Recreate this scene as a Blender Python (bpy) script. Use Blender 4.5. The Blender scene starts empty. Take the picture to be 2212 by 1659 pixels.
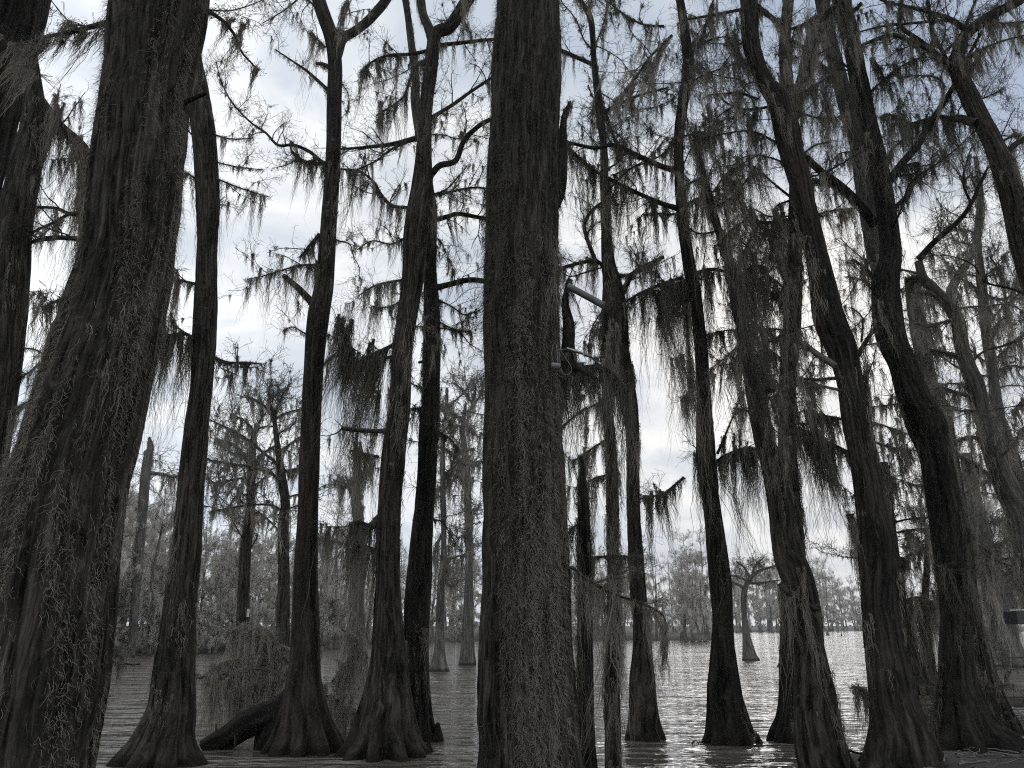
import bpy, math
import numpy as np
from mathutils import Vector

# ------------------------------------------------------------------ camera, sky, sun, exposure
W, HH = 2212.0, 1659.0            # pixel grid the photograph was measured on
FPX, CX, CY = 1661.0, 1106.0, 829.5
CAM_H = 2.2
PITCH = math.radians(17.46)
CP, SP = math.cos(PITCH), math.sin(PITCH)

scene = bpy.context.scene
C = scene.collection
cam_d = bpy.data.cameras.new("camera")
cam = bpy.data.objects.new("camera", cam_d)
C.objects.link(cam)
cam.location = (0, 0, CAM_H)
cam.rotation_euler = (math.pi / 2 + PITCH, 0, 0)
cam_d.sensor_width = 36.0
cam_d.lens = 36.0 * FPX / W
cam_d.clip_start = 0.05
cam_d.clip_end = 5000
scene.camera = cam
scene.view_settings.view_transform = 'Standard'
scene.view_settings.look = 'None'
scene.view_settings.exposure = 0.18
scene.cycles.use_denoising = False
scene.cycles.filter_width = 1.15
scene.cycles.volume_bounces = 1
scene.view_settings.gamma = 1.0

SUN_EL, SUN_AZ = math.radians(23.4), math.radians(19.3)
SUN_DIR = Vector((math.sin(SUN_AZ) * math.cos(SUN_EL), math.cos(SUN_AZ) * math.cos(SUN_EL), math.sin(SUN_EL)))
sd = bpy.data.lights.new("sun", 'SUN')
sd.energy = 0.5
sd.angle = math.radians(20)
sd.color = (1.0, 0.97, 0.93)
so = bpy.data.objects.new("sun", sd)
C.objects.link(so)
so.rotation_euler = (-SUN_DIR).to_track_quat('-Z', 'Y').to_euler()


class NT:
    """small helper to wire node trees"""
    def __init__(s, tree):
        s.t = tree
        s.t.nodes.clear()

    def n(s, kind, **kw):
        nd = s.t.nodes.new(kind)
        for k, v in kw.items():
            if k.startswith('i_'):
                key = k[2:]
                key = int(key) if key.isdigit() else key.replace('_', ' ')
                if isinstance(v, bpy.types.NodeSocket):
                    s.t.links.new(v, nd.inputs[key])
                else:
                    nd.inputs[key].default_value = v
            else:
                setattr(nd, k, v)
        return nd

    def math(s, op, a, b=None, c=None, clamp=False):
        nd = s.t.nodes.new('ShaderNodeMath')
        nd.operation = op
        nd.use_clamp = clamp
        for i, v in enumerate((a, b, c)):
            if v is None:
                continue
            if isinstance(v, bpy.types.NodeSocket):
                s.t.links.new(v, nd.inputs[i])
            else:
                nd.inputs[i].default_value = v
        return nd.outputs[0]

    def vmath(s, op, a, b=None):
        nd = s.t.nodes.new('ShaderNodeVectorMath')
        nd.operation = op
        for i, v in enumerate((a, b)):
            if v is None:
                continue
            if isinstance(v, bpy.types.NodeSocket):
                s.t.links.new(v, nd.inputs[i])
            else:
                nd.inputs[i].default_value = v
        return nd

    def ramp(s, fac, stops):
        nd = s.t.nodes.new('ShaderNodeValToRGB')
        e = nd.color_ramp.elements
        while len(e) < len(stops):
            e.new(0.5)
        for el, (p, col) in zip(e, stops):
            el.position = p
            el.color = (*col, 1) if len(col) == 3 else col
        s.t.links.new(fac, nd.inputs[0])
        return nd.outputs[0]

    def mix(s, fac, a, b, blend='MIX'):
        nd = s.t.nodes.new('ShaderNodeMix')
        nd.data_type = 'RGBA'
        nd.blend_type = blend
        for idx, v in ((0, fac), (6, a), (7, b)):
            if isinstance(v, bpy.types.NodeSocket):
                s.t.links.new(v, nd.inputs[idx])
            else:
                nd.inputs[idx].default_value = v if not (isinstance(v, tuple) and len(v) == 3) else (*v, 1)
        return nd.outputs[2]


world = bpy.data.worlds.new("World")
scene.world = world
world.use_nodes = True
nt = NT(world.node_tree)
tc = nt.n('ShaderNodeTexCoord').outputs['Generated']
sky = nt.n('ShaderNodeTexSky', sky_type='NISHITA', sun_disc=False, sun_elevation=SUN_EL, sun_rotation=SUN_AZ,
           air_density=1.0, dust_density=2.0, ozone_density=1.0)
sep = nt.n('ShaderNodeSeparateXYZ', i_0=tc)
zz = nt.math('ADD', nt.math('MAXIMUM', sep.outputs[2], 0.0), 0.18)
comb = nt.n('ShaderNodeCombineXYZ', i_0=nt.math('DIVIDE', sep.outputs[0], zz), i_1=nt.math('DIVIDE', sep.outputs[1], zz), i_2=0.7)
warp = nt.n('ShaderNodeTexNoise', i_Vector=comb.outputs[0], i_Scale=0.9, i_Detail=3.0)
cv = nt.vmath('ADD', comb.outputs[0], nt.vmath('SCALE', warp.outputs['Color']).outputs[0])
n1 = nt.n('ShaderNodeTexNoise', i_Vector=cv.outputs[0], i_Scale=1.25, i_Detail=8.0, i_Roughness=0.55)
cl = nt.ramp(n1.outputs['Fac'], [(0.33, (0.38, 0.46, 0.60)), (0.44, (0.58, 0.64, 0.72)), (0.53, (0.88, 0.895, 0.91)), (0.62, (0.66, 0.70, 0.755)), (0.74, (0.48, 0.54, 0.63))])
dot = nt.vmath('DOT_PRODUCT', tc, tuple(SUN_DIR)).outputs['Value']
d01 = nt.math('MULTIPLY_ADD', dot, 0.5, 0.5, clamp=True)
# cloud brightened behind the camera to light the far trees; faint glow at sun
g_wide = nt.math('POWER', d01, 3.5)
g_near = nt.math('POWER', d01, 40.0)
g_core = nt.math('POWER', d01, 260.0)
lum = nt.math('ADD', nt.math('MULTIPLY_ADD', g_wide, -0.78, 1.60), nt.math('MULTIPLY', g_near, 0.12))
core = nt.mix(1.0, (0.0, 0.0, 0.0), (1.0, 0.93, 0.80))
low = nt.math('MULTIPLY_ADD', nt.math('MAXIMUM', sep.outputs[2], 0.0), -3.2, 0.75, clamp=True)
cl = nt.mix(low, cl, (0.56, 0.63, 0.73))
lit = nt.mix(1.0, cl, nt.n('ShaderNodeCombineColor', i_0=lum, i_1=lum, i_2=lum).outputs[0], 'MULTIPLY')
glow = nt.mix(nt.math('MULTIPLY', g_core, 0.3, clamp=True), lit, (1.5, 1.38, 1.2))
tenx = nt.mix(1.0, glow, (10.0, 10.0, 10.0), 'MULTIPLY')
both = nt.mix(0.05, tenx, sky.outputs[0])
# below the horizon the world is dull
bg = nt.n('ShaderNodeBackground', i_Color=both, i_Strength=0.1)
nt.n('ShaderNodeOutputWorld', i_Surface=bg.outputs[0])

# ------------------------------------------------------------------ helpers
rng = np.random.default_rng(11)


def P(px, py, Y):
    u = (px - CX) / FPX
    v = (py - CY) / FPX
    t = Y / (CP + v * SP)
    return np.array([u * t, Y, CAM_H + (SP - v * CP) * t])


def mpp(py, Y):
    v = (py - CY) / FPX
    return Y / (CP + v * SP) / FPX


def gy(py, z=0.0):
    v = (py - CY) / FPX
    return (CAM_H - z) * (CP + v * SP) / (v * CP - SP)


def norm(a):
    return a / np.maximum(np.linalg.norm(a, axis=-1, keepdims=True), 1e-9)


class MB:
    def __init__(s):
        s.v, s.q, s.b, s.n = [], [], [], 0

    def add(s, verts, quads, bark=None):
        verts = np.asarray(verts, dtype=np.float64).reshape(-1, 3)
        quads = np.asarray(quads, dtype=np.int64).reshape(-1, 4)
        s.v.append(verts)
        s.q.append(quads + s.n)
        s.b.append(np.asarray(bark).reshape(-1, 3) if bark is not None else verts)
        s.n += len(verts)

    def build(s, name, mat, parent=None, origin=(0, 0, 0), smooth=True):
        if s.n == 0:
            return None
        v = np.concatenate(s.v) - np.asarray(origin, dtype=np.float64)
        q = np.concatenate(s.q)
        b = np.concatenate(s.b)
        me = bpy.data.meshes.new(name)
        # quads with a repeated last index are triangles
        tri = q[:, 3] == q[:, 2]
        tot = np.where(tri, 3, 4)
        start = np.concatenate([[0], np.cumsum(tot)[:-1]])
        keep = np.ones(q.shape, dtype=bool)
        keep[tri, 3] = False
        loops = q[keep]
        me.vertices.add(len(v))
        me.vertices.foreach_set('co', v.astype(np.float32).ravel())
        me.loops.add(len(loops))
        me.loops.foreach_set('vertex_index', loops.astype(np.int32))
        me.polygons.add(len(q))
        me.polygons.foreach_set('loop_start', start.astype(np.int32))
        me.polygons.foreach_set('use_smooth', np.full(len(q), smooth, dtype=bool))
        at = me.attributes.new('bark', 'FLOAT_VECTOR', 'POINT')
        at.data.foreach_set('vector', b.astype(np.float32).ravel())
        me.update(calc_edges=True)
        me.materials.append(mat)
        o = bpy.data.objects.new(name, me)
        C.objects.link(o)
        if parent is not None:
            o.parent = parent
        return o


def tag(o, label=None, cat=None, group=None, kind=None):
    if label: o['label'] = label
    if cat: o['category'] = cat
    if group: o['group'] = group
    if kind: o['kind'] = kind
    return o


def empty(name, loc, label, cat, group=None):
    o = bpy.data.objects.new(name, None)
    C.objects.link(o)
    o.location = tuple(loc)
    o.empty_display_size = 0.2
    return tag(o, label, cat, group)


def grid_faces(n, R, K, closed=True):
    """quads for n tubes of R rings and K sides"""
    kk = np.arange(K if closed else K - 1)
    rr = np.arange(R - 1)
    a = rr[:, None] * K + kk[None, :]
    b = rr[:, None] * K + (kk[None, :] + 1) % K
    q = np.stack([a, b, b + K, a + K], -1).reshape(-1, 4)
    off = np.arange(n)[:, None, None] * (R * K)
    return (q[None] + off).reshape(-1, 4)


def frames(p):
    t = norm(np.gradient(p, axis=-2))
    mean = norm(p[..., -1, :] - p[..., 0, :])
    ref = np.where(np.abs(mean[..., 2:3]) > 0.7, np.array([0.0, 1.0, 0.0]), np.array([0.0, 0.0, 1.0]))
    ref = np.broadcast_to(ref[..., None, :], t.shape)
    s = norm(np.cross(t, ref))
    u = np.cross(s, t)
    return t, s, u


def add_tubes(mb, p, r, K=3):
    """p (n,R,3), r (n,R)"""
    n, R = p.shape[:2]
    t, s, u = frames(p)
    a = np.arange(K) / K * 2 * np.pi
    ring = s[:, :, None, :] * np.cos(a)[:, None] + u[:, :, None, :] * np.sin(a)[:, None]
    v = p[:, :, None, :] + ring * r[:, :, None, None]
    seg = np.linalg.norm(np.diff(p, axis=1), axis=-1)
    L = np.concatenate([np.zeros((n, 1)), np.cumsum(seg, 1)], 1)
    bark = np.stack([np.broadcast_to(np.cos(a) * 0.05, (n, R, K)), np.broadcast_to(np.sin(a) * 0.05, (n, R, K)),
                     np.broadcast_to((L + rng.uniform(0, 50, (n, 1)))[:, :, None], (n, R, K))], -1)
    mb.add(v, grid_faces(n, R, K), bark)


def vnoise(th, s, nth, cell, seed):
    """value noise, periodic in th (0..1), cells of `cell` metres along s"""
    g = np.random.default_rng(seed)
    ns = int(np.ceil((s.max() - s.min()) / cell)) + 3
    grid = g.random((nth, ns))
    x = (th % 1.0) * nth
    y = (s - s.min()) / cell
    x0 = np.floor(x).astype(int)
    y0 = np.floor(y).astype(int)
    fx = x - x0
    fy = y - y0
    fx = fx * fx * (3 - 2 * fx)
    fy = fy * fy * (3 - 2 * fy)
    x1 = (x0 + 1) % nth
    x0 = x0 % nth
    a = grid[x0, y0] * (1 - fx) + grid[x1, y0] * fx
    b = grid[x0, y0 + 1] * (1 - fx) + grid[x1, y0 + 1] * fx
    return a * (1 - fy) + b * fy


def catmull(p, m):
    """resample polyline p (k,d) to m points, spaced by arc length"""
    p = np.asarray(p, dtype=np.float64)
    k = len(p)
    ext = np.vstack([2 * p[0] - p[1], p, 2 * p[-1] - p[-2]])
    out = []
    for i in range(k - 1):
        a, b, c, d = ext[i], ext[i + 1], ext[i + 2], ext[i + 3]
        tt = np.linspace(0, 1, 24, endpoint=False)[:, None]
        out.append(0.5 * (2 * b + (c - a) * tt + (2 * a - 5 * b + 4 * c - d) * tt ** 2 + (3 * b - a - 3 * c + d) * tt ** 3))
    out.append(p[-1:])
    out = np.vstack(out)
    seg = np.linalg.norm(np.diff(out[:, :3], axis=0), axis=1)
    L = np.concatenate([[0], np.cumsum(seg)])
    q = np.linspace(0, L[-1], m)
    return np.stack([np.interp(q, L, out[:, j]) for j in range(out.shape[1])], 1), L[-1]


class Surf:
    pass


def add_trunk(mb, pts, rad, K=96, step=0.08, ridge=0.02, lump=0.06, flute=0.0, flute_h=1.6, twist=0.0, cap=True, ragged=0.0, waterz=None):
    """fluted, furrowed trunk; returns a Surf to hang moss on"""
    pr = np.column_stack([pts, rad])
    L0 = np.linalg.norm(np.diff(pts, axis=0), axis=1).sum()
    m = max(8, int(L0 / step))
    pr, L = catmull(pr, m)
    p, r = pr[:, :3], np.maximum(pr[:, 3], 0.004)
    t, s, u = frames(p)
    sl = np.linspace(0, L, m)
    th = np.arange(K) / K
    TH, SL = np.meshgrid(th, sl)
    seed = int(rng.integers(1 << 30))
    tw = TH + twist * SL + (vnoise(TH, SL, 6, 1.3, seed) - 0.5) * 0.06
    h = np.zeros_like(TH)
    circ = 2 * np.pi * np.median(r)
    base = max(5, int(circ / 0.11))
    for f, cell, amp in ((1, 2.2, 0.5), (2, 1.1, 0.32), (4, 0.5, 0.22)):
        nn = vnoise(tw, SL, base * f, cell, seed + f)
        h += amp * np.minimum(1.0, np.abs(2 * nn - 1) * 2.6)
    big = (vnoise(TH, SL, 5, 1.1, seed + 9) - 0.5) * 2 * lump + (vnoise(TH, SL, 9, 0.5, seed + 10) - 0.5) * lump + (vnoise(TH + 0.03 * SL / max(L, 1), SL, 8, 3.2, seed + 11) - 0.5) * 2.2 * lump
    R = r[:, None] * (1 + big) + ridge * (h - 0.75) * np.minimum(1.0, r[:, None] / 0.12)
    if flute > 0:
        zrel = (p[:, 2] - p[0, 2])[:, None]
        fl = np.exp(-np.maximum(zrel, 0) / flute_h)
        nfl = int(rng.integers(7, 11))
        ph = rng.uniform(0, 6.28)
        wob = (vnoise(TH, SL, 5, 1.0, seed + 20) - 0.5) * 1.6
        R = R * (1 + flute * fl * (np.abs(np.cos(nfl * np.pi * TH + ph + wob)) - 0.62) * 1.5)
        R = R * (1 + 0.6 * flute * fl * (vnoise(TH, SL, 7, 0.6, seed + 21) - 0.5))
    a = TH * 2 * np.pi
    off = s[:, None, :] * np.cos(a)[..., None] + u[:, None, :] * np.sin(a)[..., None]
    v = p[:, None, :] + off * R[..., None]
    if ragged > 0:
        tip = np.clip((SL - (L - ragged * 1.2)) / (ragged * 1.2), 0, 1)
        v[..., 2] += tip * (vnoise(TH, SL, 9, 5.0, seed + 30) - 0.6) * ragged * 1.5
    ro = float(np.median(r))
    sh = rng.uniform(0, 100)
    bark = np.stack([np.cos(a) * ro, np.sin(a) * ro, SL + sh], -1)
    q = grid_faces(1, m, K)
    mb.add(v, q, bark)
    if cap:
        c = p[-1] + t[-1] * r[-1] * 0.2
        vv = np.vstack([v[-1], c[None]])
        kk = np.arange(K)
        mb.add(vv, np.stack([kk, (kk + 1) % K, np.full(K, K), np.full(K, K)], -1), np.vstack([bark[-1], bark[-1, :1]]))
    sf = Surf()
    sf.v, sf.off, sf.p, sf.r, sf.L, sf.sl, sf.t = v, off, p, r, L, sl, t
    return sf


def wisps(mb, anch, L, k=14, w=0.010, spread=0.03, sway=None, S=7, wander=0.16, taper=0.6):
    """tapering tassels of hanging strands, ribbons that twist as they fall"""
    anch = np.asarray(anch, dtype=np.float64).reshape(-1, 3)
    n = len(anch)
    if n == 0:
        return
    L = np.broadcast_to(np.asarray(L, dtype=np.float64), (n,))
    N = n * k
    spr = np.repeat(rng.uniform(0.5, 1.5, n) * spread, k)[:, None]
    o = rng.normal(0, 1, (N, 3)) * spr * np.array([1, 1, 0.35])
    A = np.repeat(anch, k, 0)
    q = np.linalg.norm(o[:, :2] / spr, axis=1)
    l = np.repeat(L, k) * np.clip(1.15 - q * 0.42, 0.15, 1.2) * rng.uniform(0.45, 1.0, N)
    t = np.linspace(0, 1, S + 1)
    step = rng.normal(0, 1, (N, S + 1, 2)) * (l / S)[:, None, None] * wander * 0.8
    com = np.repeat(rng.normal(0, 1, (n, S + 1, 2)), k, 0) * (l / S)[:, None, None] * wander * 1.3
    step[:, 0] = 0
    com[:, 0] = 0
    wob = np.cumsum(step + com, 1) + rng.normal(0, 1, (N, S + 1, 2)) * w * 1.1
    sw = rng.normal(0, 0.09, (n, 2)) if sway is None else np.asarray(sway) + rng.normal(0, 0.07, (n, 2))
    sw = np.repeat(sw, k, 0)[:, None, :] * (t[None, :, None] ** 1.4) * l[:, None, None]
    p = np.empty((N, S + 1, 3))
    p[..., :2] = A[:, None, :2] + o[:, None, :2] * (1 - taper * t[None, :, None]) + wob + sw
    p[..., 2] = A[:, None, 2] + o[:, None, 2] - l[:, None] * t[None, :]
    ww = w * rng.uniform(0.5, 1.35, (N, 1)) * (1 - 0.8 * t[None, :] ** 1.3) * 0.5
    ph = rng.uniform(0, 6.28, (N, 1)) + rng.normal(0, 1.5, (N, 1)) * t[None, :]
    side = np.stack([np.cos(ph), np.sin(ph), 0.35 * np.sin(ph * 1.7)], -1)
    v = np.stack([p - side * ww[..., None], p + side * ww[..., None]], 2)
    ax = np.broadcast_to(rng.uniform(0, 30, (N, 1, 1, 1)), (N, S + 1, 2, 1))
    bark = np.concatenate([v[..., :2], ax], -1)
    mb.add(v, grid_faces(N, S + 1, 2, closed=False), bark)


def curls(mb, anch, out, L, w=0.004, S=7, K=3, curl=1.0, drop=0.7):
    """short springy strands that stand off the bark"""
    N = len(anch)
    if N == 0:
        return
    t = np.linspace(0, 1, S + 1)
    d = norm(np.array([0, 0, -1.0]) * drop + out * rng.uniform(0.0, 0.5, (N, 1)) + rng.normal(0, 0.45, (N, 3)))
    e1 = norm(np.cross(d, rng.normal(0, 1, (N, 3))))
    e2 = np.cross(d, e1)
    l = np.broadcast_to(L, (N,)) * rng.uniform(0.5, 1.4, N)
    ph = rng.uniform(0, 6.28, (N, 1)) + t[None] * rng.uniform(3, 9, (N, 1)) * np.sign(rng.normal(0, 1, (N, 1)))
    amp = (l * 0.16 * curl)[:, None] * (0.3 + t[None]) * rng.uniform(0.4, 1.5, (N, 1))
    p = anch[:, None] + d[:, None] * (l[:, None] * t[None])[..., None] + (e1[:, None] * np.cos(ph)[..., None] + e2[:, None] * np.sin(ph)[..., None] - e1[:, None] * np.cos(ph[:, :1])[..., None] - e2[:, None] * np.sin(ph[:, :1])[..., None]) * amp[..., None]
    p[..., 2] -= (l[:, None] * 0.25) * t[None] ** 2
    r = 0.5 * w * rng.uniform(0.6, 1.4, (N, 1)) * (1 - 0.7 * t[None])
    add_tubes(mb, p, r, K)


def spawn(par, prad, m, length, ratio_r=0.55, R=5, spread=0.9, up=0.12, t0=0.12, t1=1.0, jitter=0.5):
    """children of polylines: par (n,Rp,3) -> (n*m,R,3)"""
    n, Rp = par.shape[:2]
    tt = rng.uniform(t0, t1, (n, m))
    f = tt * (Rp - 1)
    i = np.minimum(f.astype(int), Rp - 2)
    fr = (f - i)[..., None]
    idx = np.arange(n)[:, None]
    a, b = par[idx, i], par[idx, i + 1]
    pos = a * (1 - fr) + b * fr
    tan = norm(b - a)
    rr = prad[idx, i] * (1 - fr[..., 0]) + prad[idx, i + 1] * fr[..., 0]
    perp = rng.normal(0, 1, (n, m, 3))
    perp = norm(perp - (perp * tan).sum(-1, keepdims=True) * tan)
    d = norm(tan * rng.uniform(0.25, 0.9, (n, m, 1)) + perp * spread + np.array([0, 0, up]))
    L = np.asarray(length)
    L = np.broadcast_to(L.reshape(-1, 1) if L.ndim else L, (n, m)) * rng.uniform(0.35, 1.15, (n, m)) * (1 - 0.45 * tt)
    N = n * m
    pos, d, L, rr = pos.reshape(N, 3), d.reshape(N, 3), L.reshape(N), rr.reshape(N)
    p = np.empty((N, R, 3))
    p[:, 0] = pos
    dd = d
    for j in range(1, R):
        dd = norm(dd + rng.normal(0, jitter / R * 1.6, (N, 3)) + np.array([0, 0, up * 0.6]))
        p[:, j] = p[:, j - 1] + dd * (L / (R - 1))[:, None]
    r0 = np.minimum(rr * ratio_r, 0.014 * L / 0.5 + 0.002)
    r = r0[:, None] * np.linspace(1, 0.35, R)[None]
    return p, r


# ------------------------------------------------------------------ materials
def new_mat(name):
    m = bpy.data.materials.new(name)
    m.use_nodes = True
    return m, NT(m.node_tree)


def mat_bark(name, dark, light, red=None, red_amt=0.0, fine=1.0, bump=0.5, wet=True):
    m, t = new_mat(name)
    at = t.n('ShaderNodeAttribute', attribute_name='bark').outputs['Vector']
    wn_ = t.n('ShaderNodeTexNoise', i_Vector=at, i_Scale=1.6, i_Detail=3.0)
    at = t.vmath('ADD', at, t.vmath('MULTIPLY', t.vmath('SUBTRACT', wn_.outputs['Color'], (0.5, 0.5, 0.5)).outputs[0], (0.10, 0.10, 0.5)).outputs[0]).outputs[0]
    mp = t.n('ShaderNodeMapping', i_Vector=at)
    mp.inputs['Scale'].default_value = (20 * fine, 20 * fine, 1.1 * fine)
    n1 = t.n('ShaderNodeTexNoise', i_Vector=mp.outputs[0], i_Scale=1.0, i_Detail=6.0, i_Roughness=0.62, i_Distortion=0.6)
    mp2 = t.n('ShaderNodeMapping', i_Vector=at)
    mp2.inputs['Scale'].default_value = (3.0, 3.0, 0.7)
    n2 = t.n('ShaderNodeTexNoise', i_Vector=mp2.outputs[0], i_Scale=1.0, i_Detail=5.0, i_Roughness=0.6)
    mp3 = t.n('ShaderNodeMapping', i_Vector=at)
    mp3.inputs['Scale'].default_value = (60 * fine, 60 * fine, 3.0 * fine)
    n3 = t.n('ShaderNodeTexNoise', i_Vector=mp3.outputs[0], i_Scale=1.0, i_Detail=4.0, i_Roughness=0.6)
    f = t.math('ADD', t.math('MULTIPLY', n1.outputs['Fac'], 0.72), t.math('MULTIPLY', n3.outputs['Fac'], 0.28))
    col = t.ramp(f, [(0.40, dark), (0.52, tuple((a * .6 + b * .4) for a, b in zip(dark, light))), (0.62, light)])
    patch = t.ramp(n2.outputs['Fac'], [(0.38, (0.62, 0.62, 0.62)), (0.62, (1.15, 1.13, 1.1))])
    col = t.mix(1.0, col, patch, 'MULTIPLY')
    mp4 = t.n('ShaderNodeMapping', i_Vector=at)
    mp4.inputs['Scale'].default_value = (11.0, 11.0, 5.0)
    n4 = t.n('ShaderNodeTexNoise', i_Vector=mp4.outputs[0], i_Scale=1.0, i_Detail=7.0, i_Roughness=0.72)
    lich = t.ramp(n4.outputs['Fac'], [(0.56, (0, 0, 0)), (0.70, (1, 1, 1))])
    col = t.mix(t.math('MULTIPLY', lich, 0.45), col, tuple(min(1.0, q * 1.35) for q in (light[0], light[1] * 1.03, light[2] * 0.98)))
    if red is not None:
        rf = t.ramp(n2.outputs['Color'], [(0.48, (0, 0, 0)), (0.62, (1, 1, 1))])
        col = t.mix(t.math('MULTIPLY', rf, red_amt), col, red)
    if wet:  # wet stain just above the waterline
        geo = t.n('ShaderNodeNewGeometry').outputs['Position']
        sx = t.n('ShaderNodeSeparateXYZ', i_0=geo).outputs[2]
        wn = t.math('ADD', sx, t.math('MULTIPLY', n2.outputs['Fac'], -0.16))
        wf = t.math('SMOOTH_MIN', t.math('MULTIPLY_ADD', wn, -9.0, 0.9, clamp=True), 1.0, 0.1)
        col = t.mix(t.math('MULTIPLY', wf, 0.8, clamp=True), col, (0.012, 0.010, 0.008))
    b = t.n('ShaderNodeBump', i_Strength=bump, i_Distance=0.02, i_Height=f)
    b.inputs['Distance'].default_value = 0.035
    ps = t.n('ShaderNodeBsdfPrincipled', i_Base_Color=col, i_Roughness=0.92, i_Normal=b.outputs[0])
    ps.inputs['Specular IOR Level'].default_value = 0.12
    t.n('ShaderNodeOutputMaterial', i_Surface=ps.outputs[0])
    return m


def mat_moss(name, a, b, transl=0.15):
    m, t = new_mat(name)
    at = t.n('ShaderNodeAttribute', attribute_name='bark').outputs['Vector']
    n = t.n('ShaderNodeTexNoise', i_Vector=at, i_Scale=1.7, i_Detail=3.0)
    n2 = t.n('ShaderNodeTexNoise', i_Vector=at, i_Scale=14.0, i_Detail=2.0)
    f = t.math('ADD', t.math('MULTIPLY', n.outputs['Fac'], 0.6), t.math('MULTIPLY', n2.outputs['Fac'], 0.4))
    col = t.ramp(f, [(0.36, a), (0.64, b)])
    d = t.n('ShaderNodeBsdfDiffuse', i_Color=col)
    tr = t.n('ShaderNodeBsdfTranslucent', i_Color=col)
    mx = t.n('ShaderNodeMixShader', i_0=transl, i_1=d.outputs[0], i_2=tr.outputs[0])
    t.n('ShaderNodeOutputMaterial', i_Surface=mx.outputs[0])
    return m


def mat_plain(name, col, rough=0.5, metal=0.0, noise=0.15, scale=30.0, spec=0.5):
    m, t = new_mat(name)
    tcn = t.n('ShaderNodeTexCoord').outputs['Object']
    n = t.n('ShaderNodeTexNoise', i_Vector=tcn, i_Scale=scale, i_Detail=5.0)
    lo = tuple(c * (1 - noise) for c in col)
    hi = tuple(c * (1 + noise) for c in col)
    c = t.ramp(n.outputs['Fac'], [(0.35, lo), (0.65, hi)])
    ps = t.n('ShaderNodeBsdfPrincipled', i_Base_Color=c, i_Roughness=rough, i_Metallic=metal)
    ps.inputs['Specular IOR Level'].default_value = spec
    t.n('ShaderNodeOutputMaterial', i_Surface=ps.outputs[0])
    return m


M = {
    'bark': mat_bark('cypress_bark', (0.0045, 0.0040, 0.0033), (0.078, 0.069, 0.056), bump=0.9),
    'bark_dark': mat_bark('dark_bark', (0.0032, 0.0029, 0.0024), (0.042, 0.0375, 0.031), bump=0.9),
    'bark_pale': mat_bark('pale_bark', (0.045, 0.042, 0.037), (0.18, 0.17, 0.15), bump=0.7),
    'bark_red': mat_bark('reddish_bark', (0.0040, 0.0036, 0.0030), (0.058, 0.051, 0.042), red=(0.055, 0.038, 0.029), red_amt=0.22, bump=0.9),
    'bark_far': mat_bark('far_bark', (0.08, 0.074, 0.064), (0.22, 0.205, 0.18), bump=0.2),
    'black': mat_bark('rotten_bark', (0.008, 0.007, 0.006), (0.028, 0.025, 0.021), wet=False),
    'twig': mat_moss('twig_bark', (0.035, 0.031, 0.027), (0.085, 0.078, 0.068), 0.0),
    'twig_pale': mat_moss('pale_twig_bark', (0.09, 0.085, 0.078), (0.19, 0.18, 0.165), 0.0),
    'twig_far': mat_moss('far_twig_bark', (0.42, 0.385, 0.345), (0.66, 0.62, 0.56), 0.3),  # far twigs coloured much paler than near ones to lift the backlit shore
    'moss': mat_moss('spanish_moss', (0.15, 0.134, 0.106), (0.32, 0.288, 0.232), .3),
    'moss_dark': mat_moss('dark_moss', (0.08, 0.073, 0.056), (0.19, 0.175, 0.138), .3),  # darker moss tone for dark trunks and dense clumps
    'moss_pale': mat_moss('pale_moss', (0.20, 0.178, 0.142), (0.41, 0.368, 0.298), .25),
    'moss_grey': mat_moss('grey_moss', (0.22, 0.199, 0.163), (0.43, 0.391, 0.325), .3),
    'moss_far': mat_moss('far_moss', (0.48, 0.45, 0.405), (0.74, 0.705, 0.64), .5),  # paler copy of the moss, its colour making up for light missing far off
}

# ------------------------------------------------------------------ trees
Z3 = 0.33361


def Zp(zone, pts):
    """points read on a third-of-the-photograph enlargement -> photo grid"""
    ox = {1: 0.0, 2: 737.0, 0: 1474.0}[zone % 3]
    oy = {0: 0.0, 1: 553.0, 2: 1106.0}[(zone - 1) // 3]
    return [(ox + x * Z3, oy + y * Z3) for x, y in pts]


STATS = {'wisps': 0, 'twigs': 0}


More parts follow.
